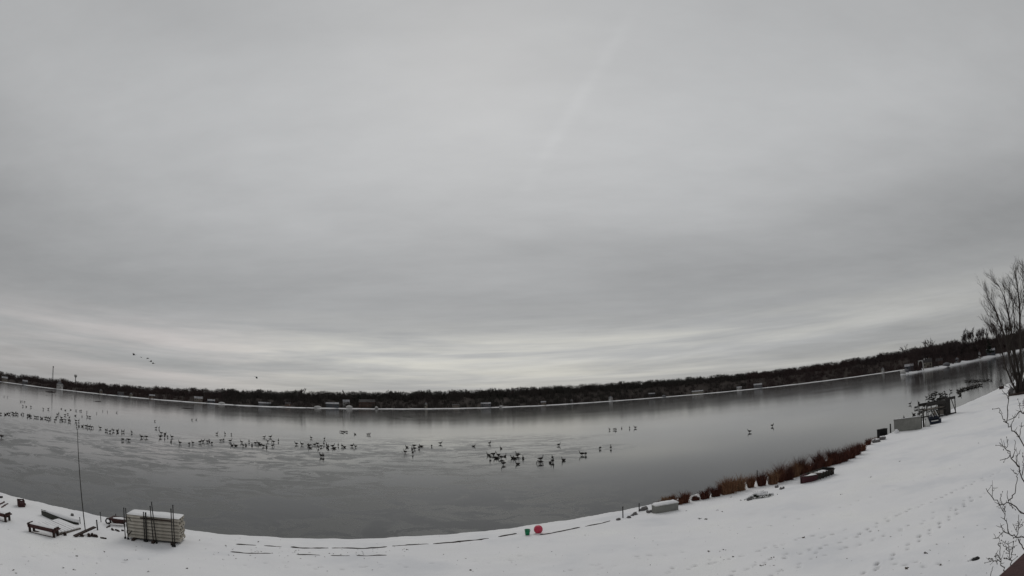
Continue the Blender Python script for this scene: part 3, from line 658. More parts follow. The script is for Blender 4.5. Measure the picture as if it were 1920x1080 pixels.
def stick(p0, p1, dist_off, rad, label, name, matn='post', cat='brace', group=None):
    a = at(240, 1011.5); D = Vector((a.x, a.y, 0)).length-.03+dist_off
    def pt(p): d = ray(*p); hd = math.hypot(d.x, d.y); return CAM + d*(D/hd)
    A_, B_ = pt(p0), pt(p1); b = MB(); b.tube([Vector((0, 0, 0)), B_-A_], rad, 6); b.tube([(B_-A_)*.97, (B_-A_)*1.02], rad*1.6, 6); tag(b.build(name, matn, loc=A_), label, cat, group)
stick((241, 970), (263, 998), .10, .018, 'long slanting brace rod on the left half of the dock stack', 'brace_rod')
stick((241, 1003), (254, 986), .06, .018, 'short rising brace rod on the left half of the dock stack', 'brace_rod')
# board slid between the posts under the top section
a_, b_ = P_at(239, 968, (Vector(at(240, 1011.5))-CAM).length-.02), P_at(321, 977, (Vector(at(326, 1025))-CAM).length-.02)
mid = (a_+b_)/2; b = MB(); b.box((0, 0, 0), ((b_-a_).length, .05, .07), ry=-math.asin((b_.z-a_.z)/(b_-a_).length)); tag(b.build('wood_plank', 'dark_wood', loc=mid, rz=math.atan2(b_.y-a_.y, b_.x-a_.x)), 'dark plank tied along the top edge of the dock stack', 'plank')
# ---- tall thin flag pole
b0 = at(160, 993); D = Vector((b0.x, b0.y, 0)).length; d = ray(145, 805); hd = math.hypot(d.x, d.y); q = (D+.0)/hd; top = Vector((d.x*q, d.y*q, CAM_H+d.z*q))-b0
e = empty('flag_pole', b0); MB().tube([Vector((0, 0, -.3)), top*.35, top*.7, top], [.026, .024, .018, .012], 8).build('pole', 'post', e, True); MB().blob(top, (.035, .035, .035), 0, 1, 0).build('finial', 'steel', e, True); MB().tube([top*.02+Vector((.04, 0, 0)), top*.98+Vector((.03, 0, 0))], .004, 4).build('halyard', 'grey_wood', e)
tag(e, 'tall bare flag pole rising out of the snow at the left', 'flag pole')
# ---- benches
def bench(pa, pb, label):
    A_, B_ = at(*pa), at(*pb); an = math.atan2(B_.y-A_.y, B_.x-A_.x); Lb = (B_-A_).length; c = (A_+B_)/2; e = empty('wooden_bench', c, an); sl = (B_.z-A_.z)/Lb
    e.rotation_euler.y = -math.atan(sl); e.location.z -= .10
    for k in range(3): MB().box((0, .08+k*.155, .46), (Lb+.25, .14, .05)).build('seat_plank', 'red_wood', e)
    MB().box((0, -.02, .40), (Lb+.1, .05, .13)).build('apron', 'red_wood', e); MB().box((0, -.03, .05), (Lb+.05, .08, .13)).build('ground_rail', 'dark_wood', e)
    for s in (-1, 1):
        b = MB(); b.box((s*(Lb/2-.05), .0, .22), (.11, .09, .50)); b.box((s*(Lb/2-.05), .38, .22), (.11, .09, .50)); b.box((s*(Lb/2-.05), .19, .36), (.09, .42, .09)); b.build('leg', 'dark_wood', e)
        MB().box((s*(Lb/2-.05)+.10, .2, .02), (.30, .7, .09)).build('foot', 'dark_wood', e)
        MB().box((s*(Lb/2+.02), .20, .50), (.07, .44, .10), ry=s*.35).build('end_rest', 'dark_wood', e)
    b = MB(); vs = []; nx, ny = 14, 4
    for a in range(nx+1):
        for q_ in range(ny+1): vs.append(((a/nx-.5)*(Lb+.1), .06+q_/ny*.40, .487+min(1, min(q_, ny-q_))*.045*min(1, min(a, nx-a))+.008*noise.noise(Vector((a*.7, q_, 2)))))
    b.add(vs, [(a*(ny+1)+k, (a+1)*(ny+1)+k, (a+1)*(ny+1)+k+1, a*(ny+1)+k+1) for a in range(nx) for k in range(ny)]); b.build('snow_cap', 'snow', e, True)
    tag(e, label, 'bench')
bench((55, 997), (103, 1008), 'dark red wooden bench with snow on its seat, left of the flag pole')
bench((-38, 966), (12, 979), 'dark wooden bench cut off by the left edge of the picture')
# ---- low snowed-over raft of planks
c0, c1, c2, c3 = at(72, 985), at(112, 1004), at(152, 996), at(112, 978)
e = empty('plank_raft', (c0+c2)/2); ex = (c1-c0); ey = (c3-c0)
for k in range(7):
    f0, f1 = k/7+.012, (k+1)/7-.012; q = [c0+ey*f0, c0+ex+ey*f0, c0+ex+ey*f1, c0+ey*f1]; hgt = .12+.03*random.random()
    vs = [p_-e.location+Vector((0, 0, -.12)) for p_ in q]+[p_-e.location+Vector((0, 0, hgt)) for p_ in q]
    MB().add(vs, [(3, 2, 1, 0), (4, 5, 6, 7), (0, 1, 5, 4), (1, 2, 6, 5), (2, 3, 7, 6), (3, 0, 4, 7)]).build('plank', 'grey_wood', e)
    f0 -= .012; f1 += .012-.03*(random.random() < .45); a0, a1 = .0+.03*random.random(), .995; q = [c0+ex*a0+ey*f0, c0+ex*a1+ey*f0, c0+ex*a1+ey*f1, c0+ex*a0+ey*f1]
    vs = [p_-e.location+Vector((0, 0, hgt-.05)) for p_ in q]+[p_.lerp((q[0]+q[2])/2, .04)-e.location+Vector((0, 0, hgt+.04+.015*random.random())) for p_ in q]
    MB().add(vs, [(4, 5, 6, 7), (0, 1, 5, 4), (1, 2, 6, 5), (2, 3, 7, 6), (3, 0, 4, 7)]).build('snow_cap', 'snow', e)
tag(e, 'low plank raft under snow behind the dark red bench', 'raft')
# ---- upturned canoe
def canoe(pa, pb, wid, hgt, matn, label, snow=True, name='canoe'):
    A_, B_ = at(*pa), at(*pb); ax = B_-A_; Lc = ax.length; e = empty(name, (A_+B_)/2, math.atan2(ax.y, ax.x)); rings = []; sn = []
    for k in range(15):
        t = k/14; wd = wid*max(.03, math.sin(math.pi*t)**.65); hh = hgt*(.75+.25*math.sin(math.pi*t)) + .10*abs(t-.5)**3*8*hgt
        rings.append([((t-.5)*Lc, wd/2*math.cos(a), -.04+hh*max(0, math.sin(a))**.8) for a in np.linspace(0, math.pi, 9)])
        sn.append([((t-.5)*Lc*.95+.06*Lc, wd*(.30+.24*t)*math.cos(a)+.03-.05*t, hh*(.80-.42*t)+.02+hh*(.30+.42*t)*math.sin(a)) for a in np.linspace(.2, math.pi-.2, 7)])
    MB().loft(rings).build('hull', matn, e, True)
    if snow: MB().loft(sn).build('snow_cap', 'snow', e, True)
    MB().tube([((k/14-.5)*Lc, 0, hgt*(.76+.25*math.sin(math.pi*k/14))+.8*abs(k/14-.5)**3*hgt) for k in range(15)], .02, 5).build('keel', matn, e)
    tag(e, label, 'canoe'); return e
canoe((78, 965), (148, 984), .62, .30, 'dark_olive', 'dark olive canoe lying upturned under snow near the water')
# ---- boards and stakes by the pole
A_, B_ = at(140, 1007), at(178, 1000); up = P_at(178, 990, (B_-CAM).length); ax = up-A_; b = MB(); b.box((0, 0, 0), (ax.length, .22, .05), ry=-math.asin(ax.z/ax.length)); tag(b.build('ramp_board', 'dark_wood', loc=(A_+up)/2+Vector((0, 0, .05)), rz=math.atan2(ax.y, ax.x)), 'dark board sloping up across the foot of the flag pole', 'board')
def stake(px, py, py1, label, rad=.025, matn='post', dx=0, snow=False):
    b0 = at(px, py); h_ = (py-py1)/px_per_m(b0)/math.cos(.25); b = MB(); b.tube([(0, 0, -.2), (dx*.5, 0, h_*.5), (dx, 0, h_)], [rad, rad, rad*.9], 7); e = empty('stake', b0)
    b.build('shaft', matn, e, True); MB().tube([(dx, 0, h_), (dx, 0, h_+.03)], [rad*1.3, rad*.9], 7).build('tip', 'snow' if snow else 'black', e); tag(e, label, 'stake', 'stakes along the shore')
stake(150.5, 982, 972, 'short stake left of the flag pole near the canoe tip')
stake(183, 994, 978, 'stake at the upper end of the sloping board', .04)
stake(189.5, 979, 963, 'thin stake near the water right of the flag pole')
stake(218, 978, 966, 'thin stake at the water left of the dock stack')
stake(1168, 971, 951, 'left one of two dark stakes at the water right of the red ball', .035)
stake(1198.5, 959, 945, 'right one of two dark stakes at the water near the white bench box', .035)
stake(1420, 906, 884, 'dark stake among the rust coloured grasses', .04)
stake(1670, 812, 797, 'dark stake beside the black box on the right shore', .09)
stake(1728, 803, 782, 'left of the two posts at the end of the grey panel', .09)
stake(1732, 801, 771, 'taller right post at the end of the grey panel', .11)
for (px, py, lab) in [(122, 1004, 'small dark stone beside the plank raft'), (136, 967, 'round dark stone by the water above the canoe'), (154, 1006, 'dark clod left of the flag pole foot'), (167, 1006, 'dark clod just right of the flag pole foot'), (174, 1006, 'second dark clod right of the flag pole foot'), (180, 1007, 'third dark clod right of the flag pole foot'), (46, 947, 'tiny dark stone right of the crate')]:
    p = at(px, py); b = MB(); b.blob((0, 0, .04), (.12, .09, .10), 0, px, .4); tag(b.build('stone', 'rock' if px == 136 else 'dark_wood', loc=p, smooth=True), lab, 'stone')
def log(pa, pb, rad, label, matn='dark_wood', name='driftwood', lift=.02):
    A_, B_ = at(*pa), at(*pb); b = MB(); n = 6; ax = B_-A_; pts = []
    for k in range(n+1): q = A_+ax*(k/n); pts.append(Vector((q.x, q.y, gz(q.x, q.y)+lift))-A_+Vector((random.uniform(-1, 1), random.uniform(-1, 1), 0))*rad*.6)
    b.tube(pts, [rad*random.uniform(.7, 1.1) for _ in pts], 6); tag(b.build(name, matn, loc=A_), label, 'driftwood')
log((200, 990), (207, 987), .05, 'first bit of driftwood between flag pole and dock stack'); log((209, 992), (213, 995), .06, 'second bit of driftwood between flag pole and dock stack'); log((217, 994), (223, 997), .06, 'third bit of driftwood between flag pole and dock stack'); log((228, 995), (232, 996), .05, 'fourth bit of driftwood touching the dock stack')
log((189, 1009), (200, 1011), .05, 'straight stick on the snow left of the dock stack'); log((124, 985), (136, 987), .05, 'short stick on the snow below the canoe')
log((3, 952), (10, 947), .05, 'reddish brush stick at the left edge', 'red_wood'); log((0, 946), (8, 942), .06, 'reddish forked stick at the left edge by the crate', 'red_wood'); log((0, 934), (4, 933), .1, 'black log end at the left edge near the water', 'black'); log((8, 948), (15, 945), .04, 'thin reddish twig left of the crate', 'red_wood')
# crate
p = at(40, 949); e = empty('wooden_crate', p, -.5); cs = .40
for s in (-1, 1):
    for k in range(3): MB().box((0, s*cs*.55, .06+k*.13), (cs*1.25, .025, .11)).build('slat', 'red_wood', e); MB().box((s*cs*.62, 0, .06+k*.13), (.025, cs*1.05, .11)).build('slat', 'red_wood', e)
    for s2 in (-1, 1): MB().box((s*cs*.585, s2*cs*.5, .19), (.04, .04, .40)).build('corner_post', 'dark_wood', e)
MB().box((0, 0, .03), (cs*1.15, cs*1.0, .03)).build('floor_board', 'dark_wood', e); MB().blob((0, 0, .24), (cs*.55, cs*.46, .10), 0, 2, .15).build('snow_fill', 'snow', e, True); tag(e, 'small dark wooden crate on the snow near the left waterline', 'crate')
# tipped wheelbarrow left of the stack
p = at(226, 985); e = empty('wheelbarrow', p, .35); b = MB()
rg = [[(x*.5*k-.05, y*.34*k, .10+z) for x, y in ((-1, -1), (1, -.8), (1, .8), (-1, 1))] for k, z in ((.55, 0.02), (1.05, .30), (1.0, .31), (.52, .05))]
b.loft(rg); b.build('tray', 'red_wood', e); MB().blob((-.03, 0, .37), (.42, .27, .07), 0, 4, .15).build('snow_cap', 'snow', e, True)
for s in (-1, 1): MB().tube([(-.75, s*.12, .08), (0, s*.16, .14), (.85, s*.28, .20)], .022, 6).build('handle', 'dark_wood', e); MB().tube([(.3, s*.2, .16), (.34, s*.22, -.03)], .02, 5).build('leg', 'black', e)
b = MB(); b.tube([(-.78+.15*math.cos(t), 0, .13+.15*math.sin(t)) for t in np.linspace(0, 6.283, 15)], .045, 7); b.build('wheel', 'black', e, True); tag(e, 'dark red wheelbarrow with snow in it left of the dock stack', 'wheelbarrow')

# ------------------------------------------------------------------ ball and bucket
p = at(1009.5, 1000); ball_r = 8.0/px_per_m(p); e = empty('ball', p); b = MB(); b.blob((0, 0, ball_r*.96), (ball_r,)*3, 0, 0, 0, 24, 16); b.build('shell', 'plastic_red', e, True)
b = MB(); b.tube([(ball_r*.985*math.cos(t), ball_r*.985*math.sin(t)*.3, ball_r*.96+ball_r*.985*math.sin(t)*.954) for t in np.linspace(0, 6.283, 33)], ball_r*.035, 5); b.build('seam', 'plastic_red', e, True)
MB().blob((-ball_r*.2, -ball_r*.5, .0), (ball_r*1.1, ball_r*.7, ball_r*.14), 0, 3, .2).build('snow_collar', 'snow', e, True); tag(e, 'round pinkish red ball on the snow at the waterline', 'ball')
p = at(989, 1003); hb = 10.5/px_per_m(p); e = empty('bucket', p, .3); rg = []
for r_, z in ((.36, -.02), (.42, .5), (.47, .97), (.51, .97), (.51, 1.02), (.45, 1.02), (.40, .3)): rg.append([(hb*r_*math.cos(t), hb*r_*math.sin(t), hb*z) for t in np.linspace(0, 6.283, 18, endpoint=False)])
MB().loft(rg).build('pail', 'plastic_green', e, True); MB().tube([(hb*.5*math.cos(t), -hb*.28-hb*.1*math.sin(t), hb*.95-hb*.36*math.sin(t)) for t in np.linspace(0, math.pi, 11)], hb*.03, 5).build('handle', 'plastic_green', e); tag(e, 'green plastic bucket left of the red ball', 'bucket')

# ------------------------------------------------------------------ timber edging of the two low banks
def edging(pts, rad, label):
    P = [at(*p) for p in pts]; out = []; n = 10
    for i in range(len(P)-1):
        for k in range(n): q = P[i].lerp(P[i+1], k/n); out.append(Vector((q.x, q.y, gz(q.x, q.y)+.015+.02*noise.noise(Vector((q.x*1.5, q.y, 0))))))
    e = empty('timber_edging', out[0]); run = []
    def flush():
        if len(run) > 1:
            n_ = len(run); b = MB(); b.tube(run, [rad*.62*(.25 if k in (0, n_-1) else 1+.6*noise.noise(Vector((run[k].x*2, 3, out[0].x)))) for k in range(n_)], 6); b.build('timber', 'dark_wood', e)
        run.clear()
    for i in range(len(out)):
        if noise.noise(Vector((out[i].x*1.1, 5, out[i].y))) < -.52: flush()
        else: run.append(out[i]-out[0]+Vector((0, 0, .03*noise.noise(Vector((out[i].x*2.7, 1, 0))))))
    flush()
    tag(e, label, 'edging', 'timber edging along the beach')
edging([(442, 1021), (490, 1023), (538, 1025.5)], .035, 'short timber edge right of the dock stack nearest the water')
edging([(545, 1026), (600, 1028), (618, 1028)], .05, 'left piece of the timber edging near the lowest dip of the shore')
edging([(622, 1028), (680, 1029), (731, 1025)], .05, 'middle piece of the timber edging near the lowest dip of the shore')
edging([(735, 1024), (770, 1022), (808, 1020)], .04, 'thin timber edging piece right of the lowest dip of the shore')
edging([(812, 1020), (880, 1014), (940, 1006), (972, 1000)], .06, 'long timber edging piece ending left of the green bucket')
edging([(1012, 1003), (1050, 997), (1092, 988)], .05, 'timber edging piece running right from the red ball')
edging([(1096, 987.5), (1130, 981), (1146, 976)], .035, 'timber edging piece left of the two dark stakes')
edging([(432, 1035), (480, 1038), (512, 1038)], .03, 'left piece of the lower timber line in the snow')
edging([(556, 1040), (620, 1042), (660, 1042)], .03, 'middle piece of the lower timber line in the snow')
edging([(668, 1042), (700, 1042), (728, 1041)], .03, 'right piece of the lower timber line in the snow')

# ------------------------------------------------------------------ right shore
# snow topped bench box
A_, B_ = at(1230, 963), at(1272, 956); an = math.atan2(B_.y-A_.y, B_.x-A_.x); Lb = (B_-A_).length; c = (A_+B_)/2; e = empty('storage_box', c, an)
MB().box((0, .28, .20), (Lb, .56, .52)).build('body', 'grey_panel', e); MB().box((0, .28, .475), (Lb+.06, .62, .05)).build('lid', 'white_plastic', e); MB().box((0, -.015, .40), (.16, .03, .05)).build('latch', 'steel', e)
b = MB(); vs = []; nx, ny = 14, 6
for a in range(nx+1):
    for k in range(ny+1): vs.append(((a/nx-.5)*(Lb+.05), .28+(k/ny-.5)*.6, .502+min(1, min(a, nx-a), min(k, ny-k))*(.09+.03*noise.noise(Vector((a*.4, k*.6, 1))))))
b.add(vs, [(a*(ny+1)+k, (a+1)*(ny+1)+k, (a+1)*(ny+1)+k+1, a*(ny+1)+k+1) for a in range(nx) for k in range(ny)]); b.build('snow_cap', 'snow', e, True); tag(e, 'white storage box with thick snow on its lid at the left end of the grasses', 'box')
# rust coloured grasses
def grass_clump(px, base, wpx, hpx, label, n=None, dark=False):
    p = at(px, base); m = 1/px_per_m(p); W, Hh = wpx*m*(.86 if px % 3 else 1.05), (1.5 if px < 1470 else 1.28)*hpx*m; n = n or int(200+W*420); V = []; rnd = random.Random(px)
    tops = [rnd.uniform(.6, 1.0) for _ in range(7)]
    for k in range(n):
        u = rnd.uniform(-.5, .5); x = u*W*.8; y = rnd.gauss(0, .20*min(W, 1.2)); th = tops[int((u+.5)*6.99)]*(1-.5*abs(u)**2.2*2); h_ = Hh*th*rnd.uniform(.55, 1.05)
        ln = Vector((u*.5+rnd.gauss(0, .14), rnd.gauss(0, .18), 1)); s = Vector((x, y, gz(p.x+x, p.y+y)-p.z-.06)); m1 = s+Vector((ln.x*h_*.4, ln.y*h_*.4, h_*.55)); e_ = s+Vector((ln.x*h_*1.5+rnd.gauss(0, .06), ln.y*h_*1.2, h_*rnd.uniform(.82, 1))); t_ = rnd.uniform(0, 3.14); n_ = Vector((math.cos(t_), math.sin(t_)*.5, 0))*rnd.uniform(.006, .014)
        V += [s-n_, s+n_, m1+n_*1.2, s-n_, m1+n_*1.2, m1-n_*1.2, m1-n_*1.2, m1+n_*1.2, e_]
    V = np.array([tuple(v) for v in V]); o = np_mesh('ornamental_grass', V, np.arange(len(V)).reshape(-1, 3), 'rust_grass'); o.location = p; tag(o, label, 'grass clump', 'rust coloured grasses along the right shore')
gr = [(1236, 956, 14, 16), (1246, 945, 12, 14), (1260, 941, 16, 14), (1283, 943, 20, 22), (1304, 938, 16, 10), (1322, 935, 20, 20), (1342, 931, 18, 20), (1364, 926, 34, 28), (1386, 920, 22, 26), (1408, 914, 14, 26), (1428, 911, 14, 26), (1449, 908, 16, 28), (1463, 904, 14, 36), (1476, 900, 22, 28), (1492, 894, 18, 34), (1508, 889, 22, 26), (1524, 883, 22, 22), (1536, 878, 18, 34), (1550, 875, 20, 20), (1566, 870, 20, 22), (1580, 866, 26, 28), (1594, 860, 22, 28), (1606, 853, 18, 26), (1616, 846, 16, 20), (1628, 834, 12, 14), (1640, 828, 10, 9), (1274, 946, 10, 12), (1355, 921, 16, 14), (1500, 890, 12, 38), (1560, 868, 12, 32)]
gr.sort()
ordw = ['first', 'second', 'third', 'fourth', 'fifth', 'sixth', 'seventh', 'eighth', 'ninth', 'tenth', '11th', '12th', '13th', '14th', '15th', '16th', '17th', '18th', '19th', '20th', '21st', '22nd', '23rd', '24th', '25th', '26th', '27th', '28th', '29th', '30th']
for i, g in enumerate(gr): grass_clump(*g, f'rust brown clump of dry grass, {ordw[i]} from the left along the right shore')
# snowy juniper and stray pieces
p = at(1424, 933); e = empty('low_shrub', p); m = 1/px_per_m(p); rnd = random.Random(3); V = []; W = 46*m; b = MB()
for k in range(420):
    u, v = rnd.gauss(0, .24), rnd.gauss(0, .2); x, y = u*W, v*W*.5; z = max(0, .34*(1-(u*1.9)**2-(v*2)**2))*rnd.uniform(.3, 1.1); d_ = Vector((rnd.gauss(0, 1), rnd.gauss(0, 1), rnd.uniform(-.2, .8))).normalized()*rnd.uniform(.08, .2); n_ = d_.cross(Vector((rnd.gauss(0, 1), rnd.gauss(0, 1), 1))).normalized()*.035; s = Vector((x, y, z)); V += [s-n_, s+n_, s+d_]
V = np.array([tuple(v) for v in V]); o = np_mesh('foliage', V, np.arange(len(V)).reshape(-1, 3), 'evergreen_low'); o.parent = e
for k in range(16): u, v = rnd.gauss(0, .22), rnd.gauss(.05, .16); b.blob((u*W, v*W*.5, max(.06, .36*(1-(u*1.9)**2-(v*2)**2))), (rnd.uniform(.10, .24), rnd.uniform(.10, .2), .07), 0, k, .3, 8, 5)
tag(b.build('snow_clump', 'snow', e, True), kind='stuff'); tag(e, 'low dark evergreen shrub half buried in snow before the grasses', 'shrub')
for i, (px, py, lab) in enumerate([(1458, 914, 'first snow dusted tuft right of the low evergreen shrub'), (1466, 917, 'second snow dusted tuft right of the low evergreen shrub'), (1405, 938, 'small dark tuft below the low evergreen shrub'), (1217, 961, 'dark stone left of the white storage box')]):
    p = at(px, py); b = MB(); [b.blob((random.uniform(-.15, .15), random.uniform(-.1, .1), .05), (.09, .08, .09), 0, px+k, .4) for k in range(3)]; b.build('x', 'rock', smooth=True, loc=p); o = bpy.data.objects[-1] if False else None
    ob = [q for q in col.objects if q.name.startswith('x')][0]; ob.name = 'stone'; tag(ob, lab, 'stone')
for i, (px, py, r_) in enumerate([(1179, 971, .14), (1186, 967, .12), (1190, 965, .16), (1204, 957, .2), (1210, 955, .22), (1160, 975, .13)]):
    p = at(px, py); b = MB(); b.blob((0, 0, .03), (r_, r_*.8, r_*.7), 0, i+5, .35); b.build('shore_rock', 'rock', smooth=True, loc=p); tag(col.objects['shore_rock' if i == 0 else f'shore_rock.{i:03d}'], f'snow dusted shore rock, {ordw[sorted([1179,1186,1190,1204,1210,1160]).index(px)]} from the left by the two dark stakes', 'rock', 'rocks by the two stakes')
# drawn up rowboat
A_, B_ = at(1502, 907), at(1553, 889); ax = B_-A_; Lc = ax.length; e = empty('rowboat', (A_+B_)/2, math.atan2(ax.y, ax.x)); e.rotation_euler.y = -math.asin(ax.z/Lc); st = []
def bring(t, k=1., zlo=-.05, zhi=.44):
    wd = .62*k*(1-max(0, (.42-t)/.42)**2.2*.85); sh = zhi+.10*max(0, .4-t)**2*4
    return [((t-.5)*Lc, wd*.62, zlo), ((t-.5)*Lc, wd, sh), ((t-.5)*Lc, wd-.05, sh), ((t-.5)*Lc, wd*.5, zlo+.07), ((t-.5)*Lc, -wd*.5, zlo+.07), ((t-.5)*Lc, -wd+.05, sh), ((t-.5)*Lc, -wd, sh), ((t-.5)*Lc, -wd*.62, zlo)]
MB().loft([bring(t) for t in np.linspace(0, .40, 7)]).build('bow', 'red_boat', e); MB().loft([bring(t) for t in np.linspace(.401, 1, 7)]).build('hull', 'dark_olive', e)
for k in range(5): MB().box((Lc*(-.05+k*.11), -.60, .26), (.05, .06, .5)).build('rib', 'dark_wood', e)
for s in (-1, 1): MB().tube([((t-.5)*Lc, s*(bring(t)[1][1]+.005), bring(t)[1][2]) for t in np.linspace(0.02, 1, 11)], .03, 5).build('gunwale', 'dark_wood', e)
MB().box((Lc*.49, 0, .24), (.05, 1.1, .56)).build('transom', 'black', e); MB().box((.1, 0, .40), (.22, 1.05, .04)).build('thwart', 'grey_wood', e)
b = MB(); [b.blob((x, .05, .28), (.42, .44, .14), 0, i, .2) for i, x in enumerate((-.9, -.3, .35, .95))]; b.build('snow_fill', 'snow', e, True); tag(e, 'old rowboat with dull red bow lying on the snow below the grasses', 'rowboat')
# rocks, black box, grey panel
for i, (px, py, rx, lab) in enumerate([(1643, 829, .55, 'snow capped grey rock left of the black box'), (1655, 824, .45, 'flat grey rock just below the black box')]):
    p = at(px, py); e = empty('boulder', p); MB().blob((0, 0, .08), (rx, rx*.7, .25), 0, i+9, .3, 10, 7).build('stone', 'rock', e, True); MB().blob((0, .05, .24), (rx*.8, rx*.55, .12), 0, i+2, .2, 10, 6).build('snow_cap', 'snow', e, True); tag(e, lab, 'boulder')
A_, B_ = at(1650, 816), at(1664, 813); c = (A_+B_)/2; an = math.atan2(B_.y-A_.y, B_.x-A_.x); Lb = (B_-A_).length; e = empty('tool_box', c, an); MB().box((0, .3, .26), (Lb, .6, .60)).build('body', 'black', e); MB().box((0, .3, .585), (Lb+.06, .66, .05)).build('lid', 'black', e); MB().box((0, .3, .625), (Lb*.9, .55, .03)).build('snow_cap', 'roof_dark', e); tag(e, 'black box on the right shore beside a stake', 'box')
A_, B_ = at(1677, 810), at(1728, 804); c = (A_+B_)/2; an = math.atan2(B_.y-A_.y, B_.x-A_.x); Lb = (B_-A_).length; e = empty('standing_panel', c, an); e.rotation_euler.y = -math.asin((B_.z-A_.z)/Lb); Hp = 21/px_per_m(c)
for k in range(4): MB().box(((k-1.5)*Lb/4, 0, Hp/2-.05), (Lb/4-.012, .08, Hp)).build('panel', 'grey_panel', e)
MB().box((0, 0, Hp-.02), (Lb+.05, .14, .08)).build('top_rail', 'grey_panel', e); MB().box((0, .06, .1), (Lb, .06, .12)).build('bottom_rail', 'grey_wood', e); MB().box((0, 0, Hp+.05), (Lb-.05, .12, .05)).build('snow_cap', 'snow', e); tag(e, 'big pale grey panel standing on edge on the right shore', 'panel')
p = at(1681, 812); b = MB(); b.blob((0, 0, .1), (.3, .25, .3), 0, 3, .3); o = b.build('snow_heap', 'snow', smooth=True, loc=p); tag(o, 'small white snow heap at the left foot of the grey panel', 'snow heap')
p = at(1738, 800); e = empty('white_tarp', p, facing(p)); e.scale = (.6, .7, .8); MB().loft([[(x*k, y*k, z) for x, y in ((-.55, -.35), (.75, -.3), (.6, .4), (-.5, .4))] for k, z in ((1, -.1), (.8, .5), (.45, 1.0), (.12, 1.35))]).build('cloth', 'white_plastic', e, True); MB().tube([(0, 0, 1.2), (0, 0, 1.5)], .05, 5).build('knot', 'black', e); tag(e, 'white tarp heap between the tall post and the dark blue pedal boat', 'tarp')
# dark blue pedal boat
p = at(1752, 795); m = 1/px_per_m(p); e = empty('pedal_boat', p, facing(p)+.15); W = 25*m; e.scale = (1.05, 1.2, 1.3)
for s in (0, 1):
    MB().loft([[(x, .15+s*.95+dy, z) for dy, z in ((-.30*k, .02), (.30*k, .02), (.34*k, .38+.12*q), (-.34*k, .38+.12*q))] for x, k, q in ((-W*.55, .25, 1), (-W*.4, .8, .5), (0, 1, 0), (W*.38, .95, .1), (W*.5, .6, .3))]).build('float', 'blue', e)
MB().box((0, .6, .50), (W*.78, 1.2, .10)).build('deck', 'blue', e)
for k, x in enumerate((-.20, .14)):
    st_ = MB().box((W*x, .55, .62), (.45, .95, .14)).build('seat', 'blue', e); MB().box((W*x+.22, .55, .95), (.10, .95, .75), ry=-.55).build('backrest', 'black', st_); MB().box((W*x+.09, .02, .93), (.07, .04, .65), ry=-.55).build('trim', 'white_plastic', st_)
MB().tube([(-W*.36, .6, .5), (-W*.34, .6, .95), (-W*.28, .6, 1.0)], .04, 6).build('tiller', 'black', e); MB().box((W*.02, -.19, .30), (W*.5, .03, .08)).build('stripe', 'white_plastic', e); tag(e, 'dark blue pedal boat with two slanted seat backs on the right shore', 'pedal boat')
# boat hoist of dark steel behind it
pA, pB = at(1742, 788), at(1799, 774); an = math.atan2(pB.y-pA.y, pB.x-pA.x); Lh = (pB-pA).length*.94; c = (pA+pB)/2; e = empty('boat_hoist', Vector((c.x, c.y, c.z))+Vector((-math.sin(an), math.cos(an), 0))*.8, an); Hh = 30/px_per_m(c)
for sx in (-1, -.15, .35, 1):
    for sy in (0, 1): MB().tube([(sx*Lh/2, sy*2.2, -.4), (sx*Lh/2, sy*2.2, Hh*(.95 if sx > .2 else .8))], .07, 6).build('post', 'post', e)
for sy in (0, 1):
    MB().box((-Lh*.16, sy*2.2, Hh*.78), (Lh*.68, .2, .36)).build('top_beam', 'post', e); MB().box((-Lh*.16, sy*2.2, Hh*.40), (Lh*.68, .10, .14)).build('side_rail', 'post', e); MB().box((0, sy*2.2, .12), (Lh, .14, .16)).build('base_beam', 'post', e)
    MB().box((Lh*.34, sy*2.2, Hh*.92), (Lh*.34, .2, .34)).build('head_beam', 'post', e); MB().tube([(Lh*.36, sy*2.2, Hh*.92), (Lh*.53, sy*2.2, -.1)], .06, 5).build('strut', 'post', e); MB().tube([(-Lh*.45, sy*2.2, .2), (-Lh*.1, sy*2.2, Hh*.76)], .04, 5).build('strut', 'post', e)
MB().box((-Lh*.16, 1.1, Hh*.50), (Lh*.6, 1.9, .06)).build('cradle', 'grey_wood', e); MB().box((Lh*.27, 1.1, Hh*.46), (Lh*.16, 1.9, Hh*.8)).build('winch_housing', 'post', e); MB().box((-Lh*.1, .02, Hh*.26), (Lh*.34, .05, Hh*.3)).build('side_panel', 'grey_wood', e)
tag(e, 'dark steel boat hoist frame at the water behind the dark blue boat', 'boat hoist')
# small dinghy with bare rigging
p = at(1878, 729); m = 1/px_per_m(p); e = empty('sailing_dinghy', p, facing(p)); W = 9*m
MB().loft([[(x, -.45*k, .45+q), (x, .45*k, .45+q), (x, .3*k, -.05), (x, -.3*k, -.05)] for x, k, q in ((-W*.5, .85, 0), (0, 1, 0), (W*.35, .7, .05), (W*.52, .12, .15))]).build('hull', 'dark_wood', e, True); hm = 16*m
MB().tube([(-.0, 0, .2), (-.05, 0, hm)], .05, 6).build('mast', 'post', e)
for s in (-1, 1): MB().tube([(-.05, 0, hm), (s*W*.45, 0, .45)], .035, 4).build('stay', 'post', e)
MB().tube([(0, 0, .8), (W*.45, 0, .75)], .04, 5).build('boom', 'post', e); tag(e, 'small dark dinghy with bare triangular rigging at the right waterline', 'dinghy')

